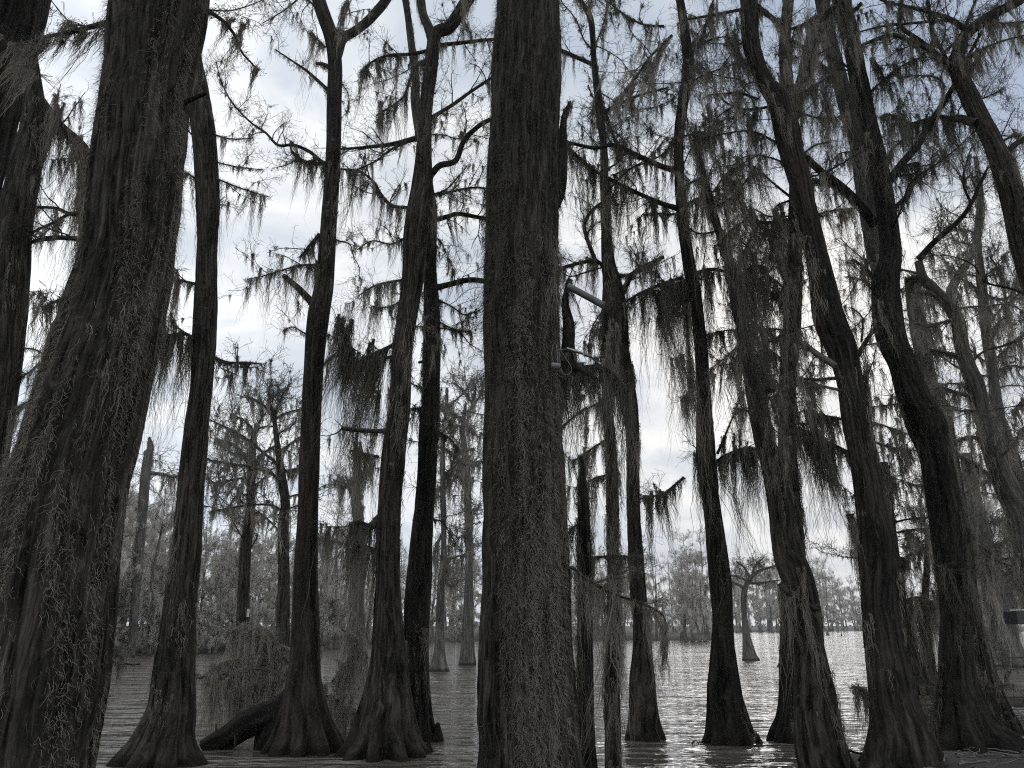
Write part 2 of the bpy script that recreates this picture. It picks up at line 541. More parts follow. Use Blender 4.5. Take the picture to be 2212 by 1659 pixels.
def grow_limb(root, org, pts, rad, mats, moss_n=0, moss_len=0.6, tw=1.0, tlen=0.7, lv=3, near=False, heavy=1.0, name='limb', sway=None, twr=1.0, cap=1.0, lump=0.10, ridge=None):
    """one limb with its own twigs and hanging moss"""
    L = np.linalg.norm(np.diff(pts, axis=0), axis=1).sum()
    mb = MB()
    big = rad.max() > 0.06
    add_trunk(mb, pts, rad, K=14 if not big else 28, step=0.07, ridge=ridge if ridge is not None else (0.012 if big else 0.004), lump=lump)
    lo = mb.build(name, mats['bark'], root, org)
    pr, _ = catmull(np.column_stack([pts, rad]), 14)
    lp, lr = pr[None, :, :3], pr[None, :, 3]
    tm = MB()
    anchors = [lp[0]]
    if tw > 0:
        n1 = max(2, int(L / 0.23 * tw))
        p1, r1 = spawn(lp, np.minimum(lr, 0.03), n1, tlen * 1.15, R=7, spread=0.8, up=0.10, t0=0.15, jitter=0.8)
        r1 = np.maximum(r1, 0.0052 * twr)
        add_tubes(tm, p1, r1, 4)
        anchors.append(p1[:, 1:6].reshape(-1, 3))
        if lv >= 2:
            p2, r2 = spawn(p1, r1, 6, tlen * 0.62, R=6, spread=0.7, up=0.06, t0=0.15, jitter=0.9)
            r2 = np.maximum(r2 * 0.9, 0.0034 * twr)
            add_tubes(tm, p2, r2, 3)
            anchors.append(p2[::3, 2])
            if lv >= 3:
                p3, r3 = spawn(p2, r2, 4, tlen * 0.36, R=5, spread=0.7, up=-0.04, t0=0.2, jitter=0.9)
                add_tubes(tm, p3, np.maximum(r3, 0.0025 * twr), 3)
        tm.build('twig_spray', mats['twig'], lo, org)
    if moss_n > 0:
        mm = MB()
        n = int(moss_n)
        n = min(n, int(23 * cap * max(L, 0.5) / (0.5 + 0.5 * twr)) + 6)
        na = int(n * 0.42)
        f = rng.uniform(0, 1, na) * (len(lp[0]) - 1.001)
        i = f.astype(int)
        a0 = lp[0][i] * (1 - (f - i)[:, None]) + lp[0][i + 1] * (f - i)[:, None]
        rad_a = lr[0][i] * (1 - (f - i)) + lr[0][i + 1] * (f - i)
        a0 = a0 + norm(rng.normal(0, 1, (na, 3))) * np.maximum(rad_a - 0.01, 0)[:, None]
        rest = np.concatenate(anchors[1:]) if len(anchors) > 1 else lp[0]
        a1 = rest[rng.integers(0, len(rest), n - na)]
        if len(anchors) == 1:
            q_ = rng.integers(0, len(lp[0]), n - na)
            a1 = lp[0][q_] + norm(rng.normal(0, 1, (n - na, 3))) * lr[0][q_][:, None]
        # lighter strands on thinner twigs
        ll0 = moss_len * np.clip(rng.gamma(1.5, 0.52, na), 0.15, 2.4)
        ll1 = moss_len * np.clip(rng.gamma(1.6, 0.36, n - na), 0.12, 1.8)
        sc = twr
        wisps(mm, a0, ll0 * 1.35, k=int(32 * heavy), w=0.0095 * sc, spread=0.034 * sc ** 0.5, sway=sway, wander=0.13, taper=0.7, S=9)
        wisps(mm, a1, ll1 * 1.3, k=int(20 * heavy), w=0.0085 * sc, spread=0.022 * sc ** 0.5, sway=sway, wander=0.14, taper=0.7, S=8)
        # frizz along the limb itself
        wisps(mm, np.repeat(lp[0], 3, 0) + norm(rng.normal(0, 1, (3 * len(lp[0]), 3))) * np.repeat(lr[0], 3)[:, None] * 0.9, moss_len * 0.2, k=6, w=0.009 * sc, spread=0.06, sway=sway)
        mm.build('hanging_moss', mats['moss'], lo, org)
    return lo


def trunk_moss(sf, parent, mat, n, length, k=9, w=0.010, facing=None, lo=0.0, hi=1.0, sway=None, org=(0, 0, 0)):
    """strands that cling to and trail down the trunk"""
    m, K = sf.v.shape[:2]
    nc = max(4, n // 14)
    ci, cj = rng.uniform(lo, hi, nc) * (m - 1), rng.uniform(0, K, nc)
    pick = rng.integers(0, nc, n)
    i = np.clip(ci[pick] + rng.normal(0, 0.35 / (sf.L / m), n), 0, m - 1).astype(int)
    j = (cj[pick] + rng.normal(0, 0.055 * K, n)).astype(int) % K
    a = sf.v[i, j] + sf.off[i, j] * 0.01
    mm = MB()
    wisps(mm, a, length * rng.uniform(0.3, 1.2, n), k=k, w=w, spread=0.03, wander=0.11, taper=0.2, sway=sway)
    return mm.build('clinging_moss', mat, parent, org)


def trunk_curls(sf, parent, mat, clusters, per, L, w, lo=0.0, hi=1.0, side=None, sz=(0.06, 0.35), org=(0, 0, 0)):
    m, K = sf.v.shape[:2]
    ci = rng.uniform(lo, hi, clusters) * (m - 1)
    cj = rng.uniform(0, K, clusters)
    if side is not None:
        cj = (side + rng.normal(0, 0.065, clusters)) % 1.0 * K
    step = sf.L / m
    i = np.repeat(ci, per) + rng.normal(0, sz[1] / step, clusters * per)
    j = np.repeat(cj, per) + rng.normal(0, sz[0] * K, clusters * per)
    ok = (i > 0) & (i < m - 1)
    i = i[ok].astype(int)
    j = j[ok].astype(int) % K
    mm = MB()
    curls(mm, sf.v[i, j], sf.off[i, j], L, w=w)
    return mm.build('clinging_moss', mat, parent, org)


def place(pts, Y, dY=0.0):
    """(px,py,hw) list, bottom first, to world points and radii; dY: lean in depth towards the top"""
    n = len(pts)
    P_, R_ = [], []
    for i, (x, y, hw) in enumerate(pts):
        Yi = Y + dY * i / max(1, n - 1)
        P_.append(P(x, y, Yi))
        R_.append(hw * mpp(y, Yi))
    return np.array(P_), np.array(R_)


def tree(label, trunks, Y, limbs=(), mats=None, K=96, step=0.08, ridge=0.038, flute=0.25, flute_h=0.9, cling=(120, 0.6), extend=4.0, up_to_water=True, group=None, lump=0.05, heavy=1.0, dY=0.0, cat='tree', name='cypress_tree', twr=None, tmul=1.0, auto=()):
    mats = mats or MATS
    twr = twr or max(0.75, Y / 15.0)
    pts0, r0 = place(trunks[0], Y, dY)
    base = pts0[0].copy()
    base[2] = 0.0
    root = empty(name, base, label, cat, group)
    out = []
    for ti, tr in enumerate(trunks):
        p, r = place(tr, Y, dY) if ti == 0 else place(tr[0], Y + tr[1], tr[2] if len(tr) > 2 else 0)
        broken = ti > 0 and len(tr) > 3 and tr[3] == 'broken'
        if ti == 0:
            if up_to_water:
                d = p[0] - p[1]
                if p[0][2] > 0.05:      # bottom is out of the picture: carry the trunk on down
                    k = (p[0][2] + 0.3) / max(0.2, -d[2] / np.linalg.norm(d))
                    q = p[0] + norm(d) * k
                    rr = r[0] * 1.35
                else:
                    q = p[0] + np.array([0, 0, -0.35])
                    rr = r[0] * 1.08
                p = np.vstack([q, p])
                r = np.concatenate([[rr], r])
        if extend > 0 and not broken and (ti == 0 or tr[0][-1][1] < 25) and trunks[0][-1][1] < 700:
            d = norm(p[-1] - p[-2])
            if (tr[-1][1] if ti == 0 else tr[0][-1][1]) < 25:
                e1 = p[-1] + d * extend * 0.5 + np.array([0, 0, 0.3])
                e2 = p[-1] + d * extend + np.array([0, 0, 0.9])
                p = np.vstack([p, e1, e2])
                r = np.concatenate([r, [r[-1] * 0.75, r[-1] * 0.3]])
        if extend == 0 and ti == 0:
            d = norm(p[-1] - p[-2])
            p = np.vstack([p, p[-1] + d * r[-1] * 2.2 + np.array([r[-1] * .3, 0, 0]), p[-1] + d * r[-1] * 4.5 + np.array([-r[-1] * .3, 0, 0])])
            r = np.concatenate([r, [r[-1] * .75, r[-1] * .35]])
        mb = MB()
        sf = add_trunk(mb, p, r, K=K if ti == 0 else max(24, K // 2), step=step, ridge=ridge, lump=lump, flute=flute if ti == 0 else 0, flute_h=flute_h,
                       twist=rng.uniform(-0.03, 0.03), ragged=0.3 if broken else (min(0.3, r[-1] * 6) if extend == 0 else 0.0))
        to = mb.build('trunk' if ti == 0 else 'fork', mats['bark'], root, base)
        if cling and cling[0] > 0:
            nn = int(cling[0] * (0.65 if ti == 0 else 0.3))
            trunk_moss(sf, to, mats['moss'], nn, cling[1], w=0.010 * twr, lo=0.05, org=base)
        out.append((sf, to))
    for lb in limbs:
        zone, pts, h0, h1 = lb[:4]
        opt = lb[4] if len(lb) > 4 else {}
        dd = Zp(zone, pts) if zone else pts
        n = len(dd)
        Yb = Y + opt.get('y0', 0.0)
        ln = sum(math.hypot(dd[i + 1][0] - dd[i][0], dd[i + 1][1] - dd[i][1]) for i in range(n - 1)) * mpp(dd[0][1], Y)
        dep = opt.get('dy', rng.uniform(-0.5, 0.6)) * ln
        pp, rr = [], []
        for i, (x, y) in enumerate(dd):
            tt = i / (n - 1)
            Yi = Yb + dep * tt
            pp.append(P(x, y, Yi))
            rr.append((h0 * (1 - tt) + h1 * tt) * (Z3 if zone else 1) * mpp(y, Yi))
        pp, rr = np.array(pp), np.array(rr)
        b = pp[0] - norm(pp[1] - pp[0]) * (rr[0] * 1.2)
        pp = np.vstack([b, pp])
        rr = np.concatenate([[rr[0] * 1.15], rr])
        m = opt.get('m', 10)
        mat2 = dict(mats)
        if 'moss' in opt: mat2['moss'] = M[opt['moss']]
        if 'bark' in opt: mat2['bark'] = M[opt['bark']]
        grow_limb(root, base, pp, rr, mat2, moss_n=m * tmul, moss_len=opt.get('ml', 0.75) * Y / 14.0, tw=opt.get('tw', 1.0),
                  tlen=opt.get('tl', 0.95) * Y / 14.0, lv=opt.get('lv', 3), heavy=opt.get('hv', heavy), name=opt.get('name', 'limb'), sway=opt.get('sway'), twr=twr, cap=opt.get('cap', 1.0), lump=opt.get('lump', 0.10), ridge=opt.get('ridge'))
    for q in auto:
        q = dict(q)
        i = q.pop('t', 0)
        mm = dict(mats)
        if 'mat' in q: mm['moss'] = M[q.pop('mat')]
        auto_limbs(root, base, out[i][0], mm, twr=twr, **q)
    return root, base, out


MATS = {'bark': M['bark'], 'twig': M['twig'], 'moss': M['moss']}
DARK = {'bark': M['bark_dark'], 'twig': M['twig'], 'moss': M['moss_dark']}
RED = {'bark': M['bark_red'], 'twig': M['twig'], 'moss': M['moss']}
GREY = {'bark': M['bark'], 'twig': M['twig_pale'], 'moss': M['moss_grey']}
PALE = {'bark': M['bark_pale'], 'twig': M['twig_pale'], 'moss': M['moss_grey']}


def auto_limbs(root, base, sf, mats, n, lo, hi, length, rad=0.03, moss=10, ml=0.7, tw=1.0, tl=0.6, lv=3, twr=1.0, droop=0.0, az=None, heavy=1.0):
    m = len(sf.p)
    for k in range(n):
        f = lo + (hi - lo) * (k + rng.uniform(0.1, 0.9)) / n
        i = int(f * (m - 1))
        a = rng.uniform(0, 2 * np.pi) if az is None else rng.uniform(*az)
        d = np.array([math.cos(a), math.sin(a), rng.uniform(-0.1, 1.1)])
        L = length * rng.uniform(0.4, 1.5)
        pts = [sf.p[i]]
        dd = norm(d)
        for s in range(5):
            dd = norm(dd + rng.normal(0, 0.34, 3) + np.array([0, 0, -0.04 - droop]))
            pts.append(pts[-1] + dd * L / 5)
        r0 = min(rad * rng.uniform(0.7, 1.3), sf.r[i] * 0.7)
        rr = np.linspace(r0, r0 * 0.3, 6)
        grow_limb(root, base, np.array(pts), rr, mats, moss_n=int(moss * rng.uniform(0.5, 1.5)), moss_len=ml, tw=tw, tlen=tl, lv=lv, twr=twr, heavy=heavy)

# ---- the two giants close to the camera
r, b, o = tree('huge shaggy cypress trunk leaning right, its lower part cut by the left edge',
     [[(35, 1659, 160), (80, 1440, 142), (108, 1300, 132), (137, 1106, 125), (168, 987, 116), (198, 870, 109), (227, 753, 105), (255, 653, 98), (277, 553, 92), (297, 367, 92), (317, 200, 85), (350, 0, 95)]],
     7.0, [
     (1, [(760, 130), (560, 180), (440, 210), (260, 250), (200, 330), (180, 440)], 18, 5, dict(m=34, ml=1.3, sway=(-0.35, 0), hv=1.3, tl=1.0)),
     (1, [(500, 190), (400, 90), (330, 0)], 5, 3, dict(m=0, tw=.5)),
     (1, [(1330, 60), (1450, 140), (1520, 230), (1560, 330), (1620, 400), (1680, 460)], 14, 4, dict(m=22, ml=1.0, sway=(-.25, 0), tw=.6)),
     (1, [(1330, 60), (1480, 70), (1600, 40), (1700, 0)], 5, 3, dict(m=2, tl=1.1)),
     (1, [(1200, 665), (1250, 640), (1340, 602)], 16, 12, dict(m=0, tw=0, bark='black', name='stub')),
     (4, [(470, 240), (380, 285), (265, 335)], 15, 5, dict(m=16, ml=1.2, tw=.2)),
     ], K=240, step=0.03, ridge=0.075, lump=0.035, flute=0.0, cling=(0, 0), mats=MATS)
sf, to = o[0]
trunk_curls(sf, to, M['moss_pale'], 30, 130, 0.10, 0.0033, 0.05, 0.40, side=0.84, sz=(0.010, 0.40), org=b)
trunk_curls(sf, to, M['moss'], 30, 110, 0.09, 0.0030, 0.15, 0.75, side=0.92, sz=(0.011, 0.45), org=b)
trunk_curls(sf, to, M['moss'], 25, 110, 0.09, 0.0030, 0.15, 0.85, side=0.60, sz=(0.011, 0.45), org=b)
trunk_curls(sf, to, M['moss_pale'], 32, 120, 0.10, 0.0032, 0.08, 0.6, side=0.54, sz=(0.010, 0.35), org=b)
trunk_moss(sf, to, M['moss'], 70, 0.6, k=12, w=0.006, lo=0.3, hi=0.98, org=b)

r, b, o = tree('thickest straight cypress trunk at the centre, long curly moss trailing down its shaggy bark',
     [[(1148, 1659, 111), (1142, 1540, 106), (1141, 1440, 100), (1139, 1306, 95), (1135, 1106, 89), (1131, 920, 83), (1128, 753, 79), (1127, 553, 77), (1129, 434, 77), (1132, 267, 73), (1139, 133, 72), (1142, 0, 66)]],
     10.0, [
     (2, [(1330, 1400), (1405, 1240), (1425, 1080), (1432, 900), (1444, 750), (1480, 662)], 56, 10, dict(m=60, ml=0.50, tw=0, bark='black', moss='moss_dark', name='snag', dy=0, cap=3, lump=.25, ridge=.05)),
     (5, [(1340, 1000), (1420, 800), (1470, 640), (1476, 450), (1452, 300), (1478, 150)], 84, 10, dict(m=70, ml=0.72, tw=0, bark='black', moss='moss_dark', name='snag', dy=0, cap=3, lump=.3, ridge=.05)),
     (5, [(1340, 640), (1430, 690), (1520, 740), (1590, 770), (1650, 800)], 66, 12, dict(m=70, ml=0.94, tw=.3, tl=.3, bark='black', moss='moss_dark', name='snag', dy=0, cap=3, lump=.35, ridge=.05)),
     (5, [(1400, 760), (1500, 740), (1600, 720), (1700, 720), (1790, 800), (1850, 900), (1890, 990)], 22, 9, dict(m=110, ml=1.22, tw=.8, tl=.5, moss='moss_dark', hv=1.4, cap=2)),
     (5, [(1440, 1100), (1520, 1030), (1600, 970)], 8, 3, dict(m=3, ml=.3, tw=.5)),
     (8, [(1440, 380), (1500, 360), (1560, 420), (1650, 470), (1730, 520), (1850, 560), (1950, 590), (2060, 650), (2100, 720), (2080, 1000)], 13, 4, dict(m=44, ml=1.3, tw=.7, tl=.6, moss='moss', dy=0)),
     (8, [(1650, 460), (1800, 400), (1980, 330)], 6, 3, dict(m=6, ml=.5, tw=.6, dy=0)),
     ], K=260, step=0.03, ridge=0.075, lump=0.035, flute=0.10, cling=(0, 0), mats=MATS)
sf, to = o[0]
GIANT_SF, GIANT_TO, GIANT_B = sf, to, b
trunk_curls(sf, to, M['moss_pale'], 32, 110, 0.13, 0.0043, 0.0, 0.34, side=0.72, sz=(0.006, 0.60), org=b)
trunk_curls(sf, to, M['moss_pale'], 27, 90, 0.13, 0.0040, 0.05, 0.44, side=0.70, sz=(0.006, 0.50), org=b)
trunk_curls(sf, to, M['moss'], 25, 110, 0.13, 0.0040, 0.0, 0.50, side=0.82, sz=(0.007, 0.60), org=b)
trunk_curls(sf, to, M['moss'], 10, 110, 0.13, 0.0040, 0.05, 0.52, side=0.58, sz=(0.007, 0.6), org=b)
trunk_curls(sf, to, M['moss_dark'], 21, 90, 0.12, 0.0040, 0.42, 0.98, side=0.78, sz=(0.010, 0.45), org=b)
trunk_curls(sf, to, M['moss_dark'], 37, 110, 0.13, 0.0040, 0.35, 0.98, side=0.97, sz=(0.010, 0.5), org=b)
# shaggy fringe on both edges
for sd_ in (0.0, 0.5):
    trunk_curls(sf, to, M['moss_dark'], 68, 50, 0.10, 0.0032, 0.25, 1.0, side=sd_, sz=(0.02, 0.3), org=b)
trunk_moss(sf, to, M['moss'], 50, 0.9, k=14, w=0.008, lo=0.0, hi=0.6, org=b)

# ---- left edge
tree('dark slanting cypress trunk in the top left corner, its base out of view',
     [[(-260, 900, 105), (-120, 500, 85), (-40, 200, 75), (10, 0, 82)]], 8.0, [], K=120, step=0.05, cling=(140, .5), mats=DARK, flute=0)
tree('mossy grey trunk at the left edge with a thick moss curtain under its arching limb',
     [[(-42, 1106, 34), (-14, 955, 31), (8, 750, 36), (20, 620, 36), (30, 500, 33), (52, 380, 30), (75, 280, 26), (70, 200, 20), (60, 90, 14)]], 12.0, [
     (1, [(180, 640), (240, 640), (330, 760), (420, 850), (500, 920), (550, 1000), (548, 1250), (545, 1500)], 40, 30, dict(m=150, ml=1.22, tw=.8, hv=1.4, dy=.2, cap=1.8)),
     (1, [(100, 900), (200, 800), (300, 740), (380, 800)], 22, 14, dict(m=130, ml=1.51, tw=.6, hv=1.4, cap=2.2)),
     (1, [(540, 1385), (450, 1385), (370, 1350), (250, 1340), (160, 1340)], 14, 6, dict(m=10, ml=.7, dy=.1)),
     (1, [(450, 1385), (330, 1450), (220, 1500), (150, 1560)], 10, 6, dict(m=10, ml=.7, dy=.1)),
     (1, [(545, 1550), (350, 1540), (200, 1570), (60, 1620)], 16, 10, dict(m=22, ml=.8, dy=.1)),
     (4, [(330, 670), (220, 605), (80, 600)], 7, 4, dict(m=2, tw=.7)),
     (4, [(250, 700), (180, 760), (70, 800), (0, 850)], 8, 5, dict(m=12, ml=.6)),
     (4, [(250, 930), (150, 960), (50, 1030)], 10, 5, dict(m=10, ml=.7)),
     ], mats=MATS, cling=(160, .8), flute=0)
tree('slim grey snag with one level limb, between the leaning left giant and next trunk',
     [[(282, 1419, 8), (296, 1250, 9), (308, 1106, 10), (314, 1030, 10), (320, 985, 9)]], 60, [
     (4, [(965, 1405), (1060, 1415), (1170, 1440)], 12, 8, dict(m=16, ml=.5, tw=.6)),
     (4, [(960, 1330), (940, 1270), (985, 1265)], 14, 6, dict(m=14, ml=.5, tw=.4)),
     ], mats=PALE, K=48, cling=(80, .9), extend=0)

# ---- the row of trunks standing in the water, left to right
tree('cypress with a wide fluted foot at the lower left, next right of the leaning giant',
     [[(349, 1650, 92), (358, 1595, 62), (372, 1530, 48), (377, 1456, 42), (386, 1340, 34), (397, 1240, 32), (407, 1106, 28), (421, 953, 25), (433, 853, 22), (440, 753, 24), (444, 653, 24), (446, 553, 21), (448, 434, 24), (440, 300, 24), (430, 217, 22), (415, 120, 18), (402, 0, 14)]],
     gy(1648), [
     (1, [(1380, 870), (1500, 900), (1640, 895)], 6, 3, dict(m=7, ml=.6, tl=.9)),
     (1, [(1400, 1050), (1530, 1080), (1700, 1100)], 5, 3, dict(m=9, ml=.6, tl=.9)),
     (1, [(1410, 1160), (1560, 1220), (1740, 1275)], 6, 3, dict(m=20, ml=.8, tl=.9)),
     (1, [(1270, 1160), (1200, 1115), (1140, 1100)], 6, 4, dict(m=10, ml=.8)),
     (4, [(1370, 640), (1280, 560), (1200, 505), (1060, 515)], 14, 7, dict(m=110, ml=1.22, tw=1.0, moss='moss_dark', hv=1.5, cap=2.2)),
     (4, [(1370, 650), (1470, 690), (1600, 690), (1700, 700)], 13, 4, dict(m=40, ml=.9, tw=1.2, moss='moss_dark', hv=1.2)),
     (4, [(1260, 180), (1180, 160), (1100, 130)], 10, 6, dict(m=26, ml=1.2)),
     ], auto=(dict(n=6, lo=.5, hi=.95, length=1.6, rad=.018, moss=6, ml=.5, tl=.8),), K=150, step=0.05, flute=.65, flute_h=.55, mats=MATS, cling=(260, .7))

tree('smooth dark reddish trunk forking at the top, right beside the fallen treetop',
     [[(655, 1622, 80), (655, 1560, 56), (655, 1473, 37), (660, 1373, 31), (660, 1240, 26), (665, 1106, 22), (671, 920, 21), (678, 787, 21), (687, 687, 23), (700, 620, 20), (706, 553, 18), (714, 434, 17), (720, 334, 16), (723, 217, 16), (724, 133, 15), (716, 80, 15), (700, 35, 15), (686, -10, 14)],
      [[(724, 120, 14), (740, 84, 11), (766, 68, 10), (796, 44, 10), (830, 5, 10), (850, -30, 9)], gy(1622), 0.4]],
     gy(1622), [
     (1, [(2100, 1060), (2060, 1030), (2000, 980), (1900, 940), (1800, 940), (1720, 860), (1620, 790), (1500, 660), (1430, 520), (1400, 400)], 13, 3, dict(m=16, ml=.5, tl=.9, tw=.8)),
     (1, [(2100, 1058), (1980, 1050), (1890, 985)], 13, 9, dict(m=40, ml=.9, tw=.5, moss='moss_dark')),
     (1, [(2120, 580), (2000, 470), (1930, 420), (1780, 320)], 12, 4, dict(m=5, ml=.9, tw=0.1, name='dead_branch')),
     (1, [(2125, 432), (2085, 415), (2050, 412)], 15, 10, dict(m=2, tw=0, name='stub')),
     (1, [(2060, 60), (1960, -20), (1900, 20), (1820, 80), (1700, 150)], 8, 3, dict(m=4, tl=.9, tw=1.2)),
     (1, [(2100, 300), (2050, 250), (2010, 200)], 6, 4, dict(m=18, ml=.9, tw=.4)),
     (4, [(2010, 290), (1930, 205), (1840, 130)], 24, 17, dict(m=3, tw=0, name='broken_limb')),
     (4, [(2060, 60), (1950, 60), (1850, 85), (1700, 130), (1600, 150)], 9, 3, dict(m=52, ml=1.0, tw=1.0)),
     (4, [(2060, -130), (2000, -60), (1940, 10)], 12, 5, dict(m=36, ml=.9, tw=.6, moss='moss_dark')),
     (4, [(2000, 520), (1900, 460), (1840, 480)], 5, 3, dict(m=3, tw=.8)),
     (2, [(5, 120), (20, 50), (40, 0)], 9, 6, dict(m=26, ml=.9, tw=.5)),
     (4, [(2100, 700), (2160, 640), (2212, 600)], 7, 4, dict(m=6, tw=.8)),
     ], auto=(dict(n=6, lo=.45, hi=.95, length=1.5, rad=.018, moss=6, ml=.45, tl=.9),), K=130, step=0.05, ridge=.010, flute=.6, flute_h=.55, mats=RED, cling=(60, .5))

tree('broad cypress with ribbed buttress foot left of the central giant, dividing into a high fork',
     [[(830, 1630, 88), (832, 1590, 72), (838, 1506, 52), (839, 1406, 38), (838, 1273, 28), (840, 1106, 24), (852, 953, 25), (862, 887, 22), (868, 770, 21), (879, 687, 22), (893, 587, 24), (899, 500, 27), (910, 420, 24), (915, 340, 17), (917, 270, 15), (922, 217, 15), (931, 150, 15), (938, 80, 14), (950, 66, 14), (972, 56, 14), (1010, 0, 13)],
      [[(936, 90, 11), (926, 60, 10), (914, 30, 9), (908, -10, 9)], gy(1630)],
      [[(906, 290, 10), (897, 215, 10), (898, 170, 9), (889, 100, 8), (881, 33, 7), (874, -10, 7)], gy(1630) + .2]],
     gy(1630), [
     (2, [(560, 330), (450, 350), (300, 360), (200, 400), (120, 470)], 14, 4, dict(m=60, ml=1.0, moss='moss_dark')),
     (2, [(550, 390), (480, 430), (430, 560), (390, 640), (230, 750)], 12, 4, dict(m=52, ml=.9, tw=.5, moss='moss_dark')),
     (2, [(470, 900), (330, 935), (150, 955), (0, 965)], 18, 7, dict(m=14, ml=.4)),
     (2, [(450, 910), (320, 970), (230, 1040), (100, 1100)], 10, 4, dict(m=18, ml=.4)),
     (2, [(590, 1120), (640, 1070), (740, 1040), (790, 920), (850, 850), (930, 790), (1060, 740)], 22, 13, dict(m=5, tw=.5)),
     (2, [(650, 290), (800, 275), (930, 260), (1060, 250)], 13, 9, dict(m=16, ml=.5)),
     (2, [(590, 760), (720, 680), (830, 600), (950, 520), (1060, 450)], 14, 8, dict(m=18, ml=.6, tw=.7)),
     (2, [(450, 1345), (330, 1330), (260, 1260), (210, 1180), (120, 1110), (0, 1095)], 11, 6, dict(m=60, ml=.9, moss='moss')),
     (2, [(440, 1520), (330, 1580), (200, 1560), (100, 1620)], 7, 3, dict(m=22, ml=.7, tl=.9)),
     (2, [(800, 140), (830, 200), (850, 260)], 4, 2, dict(m=3)),
     (5, [(400, 155), (300, 170), (200, 200), (110, 260)], 9, 3, dict(m=36, ml=1.1)),
     (5, [(380, 300), (300, 330), (210, 335)], 5, 3, dict(m=12, ml=.7)),
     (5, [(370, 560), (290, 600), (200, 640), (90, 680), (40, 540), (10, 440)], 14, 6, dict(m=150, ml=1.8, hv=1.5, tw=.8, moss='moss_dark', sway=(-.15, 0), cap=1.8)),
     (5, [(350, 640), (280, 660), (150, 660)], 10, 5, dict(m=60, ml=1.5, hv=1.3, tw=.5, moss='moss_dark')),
     (5, [(270, 1135), (150, 1130), (0, 1115)], 16, 13, dict(m=14, ml=.5, tw=.3, name='dead_branch')),
     (5, [(230, 1300), (150, 1280), (60, 1260)], 10, 5, dict(m=60, ml=1.0, hv=1.2)),
     (8, [(230, 60), (180, 100), (110, 75), (60, 90)], 26, 20, dict(m=60, ml=1.8, hv=1.4, tw=.3, moss='moss_dark')),
     (8, [(230, 250), (120, 220), (30, 260)], 12, 8, dict(m=40, ml=1.3)),
     ], auto=(dict(n=12, lo=.35, hi=.9, length=1.8, rad=.02, moss=14, ml=.6, tl=.9),), K=150, step=0.05, flute=.75, flute_h=.6, mats=MATS, cling=(420, .8))

tree('narrower twin trunk pressed close behind the right side of the broad ribbed-foot cypress',
     [[(893, 1595, 48), (897, 1506, 34), (899, 1373, 29), (905, 1240, 27), (915, 1106, 22), (925, 953, 20), (933, 753, 19), (932, 653, 17), (929, 570, 14), (933, 467, 12), (926, 400, 10)]],
     gy(1598), [
     (2, [(590, 1430), (700, 1400), (760, 1385), (930, 1415), (1060, 1440)], 16, 12, dict(m=22, ml=.6, tw=.7)),
     (2, [(600, 1270), (760, 1230), (860, 1215), (940, 1220), (1050, 1230)], 8, 5, dict(m=26, ml=.6)),
     (5, [(620, 205), (700, 185), (830, 155), (940, 165), (1060, 190)], 20, 15, dict(m=18, ml=.7, tw=.6)),
     (5, [(640, 290), (720, 330), (800, 380), (900, 350)], 6, 3, dict(m=14, ml=.5, tl=.9)),
     (5, [(640, 430), (720, 470), (830, 490)], 5, 3, dict(m=12, ml=.5, tl=.9)),
     (5, [(540, 680), (500, 690)], 10, 8, dict(m=0, tw=0, name='stub')),
     (5, [(530, 985), (450, 990)], 6, 5, dict(m=14, ml=.6, tw=.3)),
     (5, [(620, 1140), (700, 1180), (760, 1250)], 8, 4, dict(m=26, ml=.9)),
     (8, [(400, 810), (450, 790), (490, 760), (480, 730)], 14, 9, dict(m=8, ml=1.0, tw=.1, moss='moss', dy=-.6, name='broken_limb')),
     ], auto=(dict(n=6, lo=.3, hi=.9, length=1.8, rad=.02, moss=12, ml=.6, tl=.9),), K=110, step=0.06, flute=.22, flute_h=.8, mats=DARK, cling=(160, .8), extend=0)

# trunk and moss columns just right of the central giant
tree('thin dark trunk wrapped in moss, close beside the right flank of the central giant',
     [[(1266, 1659, 24), (1264, 1500, 19), (1263, 1340, 15), (1262, 1200, 14), (1260, 1100, 13), (1257, 1030, 9)]], 12.5, [
     (8, [(1560, 60), (1500, 100), (1470, 130)], 7, 4, dict(m=16, ml=.7)),
     (8, [(1590, 300), (1680, 290), (1800, 280)], 10, 6, dict(m=30, ml=.6, tw=.5)),
     ], mats=DARK, K=70, cling=(260, .9), extend=0, flute=.1)
tree('pale slender trunk sheathed top to bottom in curly moss, right of the central giant',
     [[(1325, 1659, 17), (1322, 1500, 15), (1324, 1300, 13), (1324, 1106, 13), (1318, 950, 12), (1312, 880, 12), (1316, 800, 12), (1322, 740, 11)]], 13.5, [
     (5, [(1740, 900), (1650, 960), (1560, 1000)], 8, 3, dict(m=26, ml=1.0)),
     (5, [(1700, 1200), (1620, 1250), (1500, 1330)], 9, 4, dict(m=40, ml=1.0)),
     (5, [(1720, 1420), (1640, 1440), (1540, 1500)], 9, 4, dict(m=40, ml=1.1)),
     (8, [(1760, 460), (1700, 480), (1660, 520)], 6, 4, dict(m=30, ml=1.4, tw=.3)),
     ], mats=MATS, K=60, cling=(620, 1.0), extend=0, flute=.1)
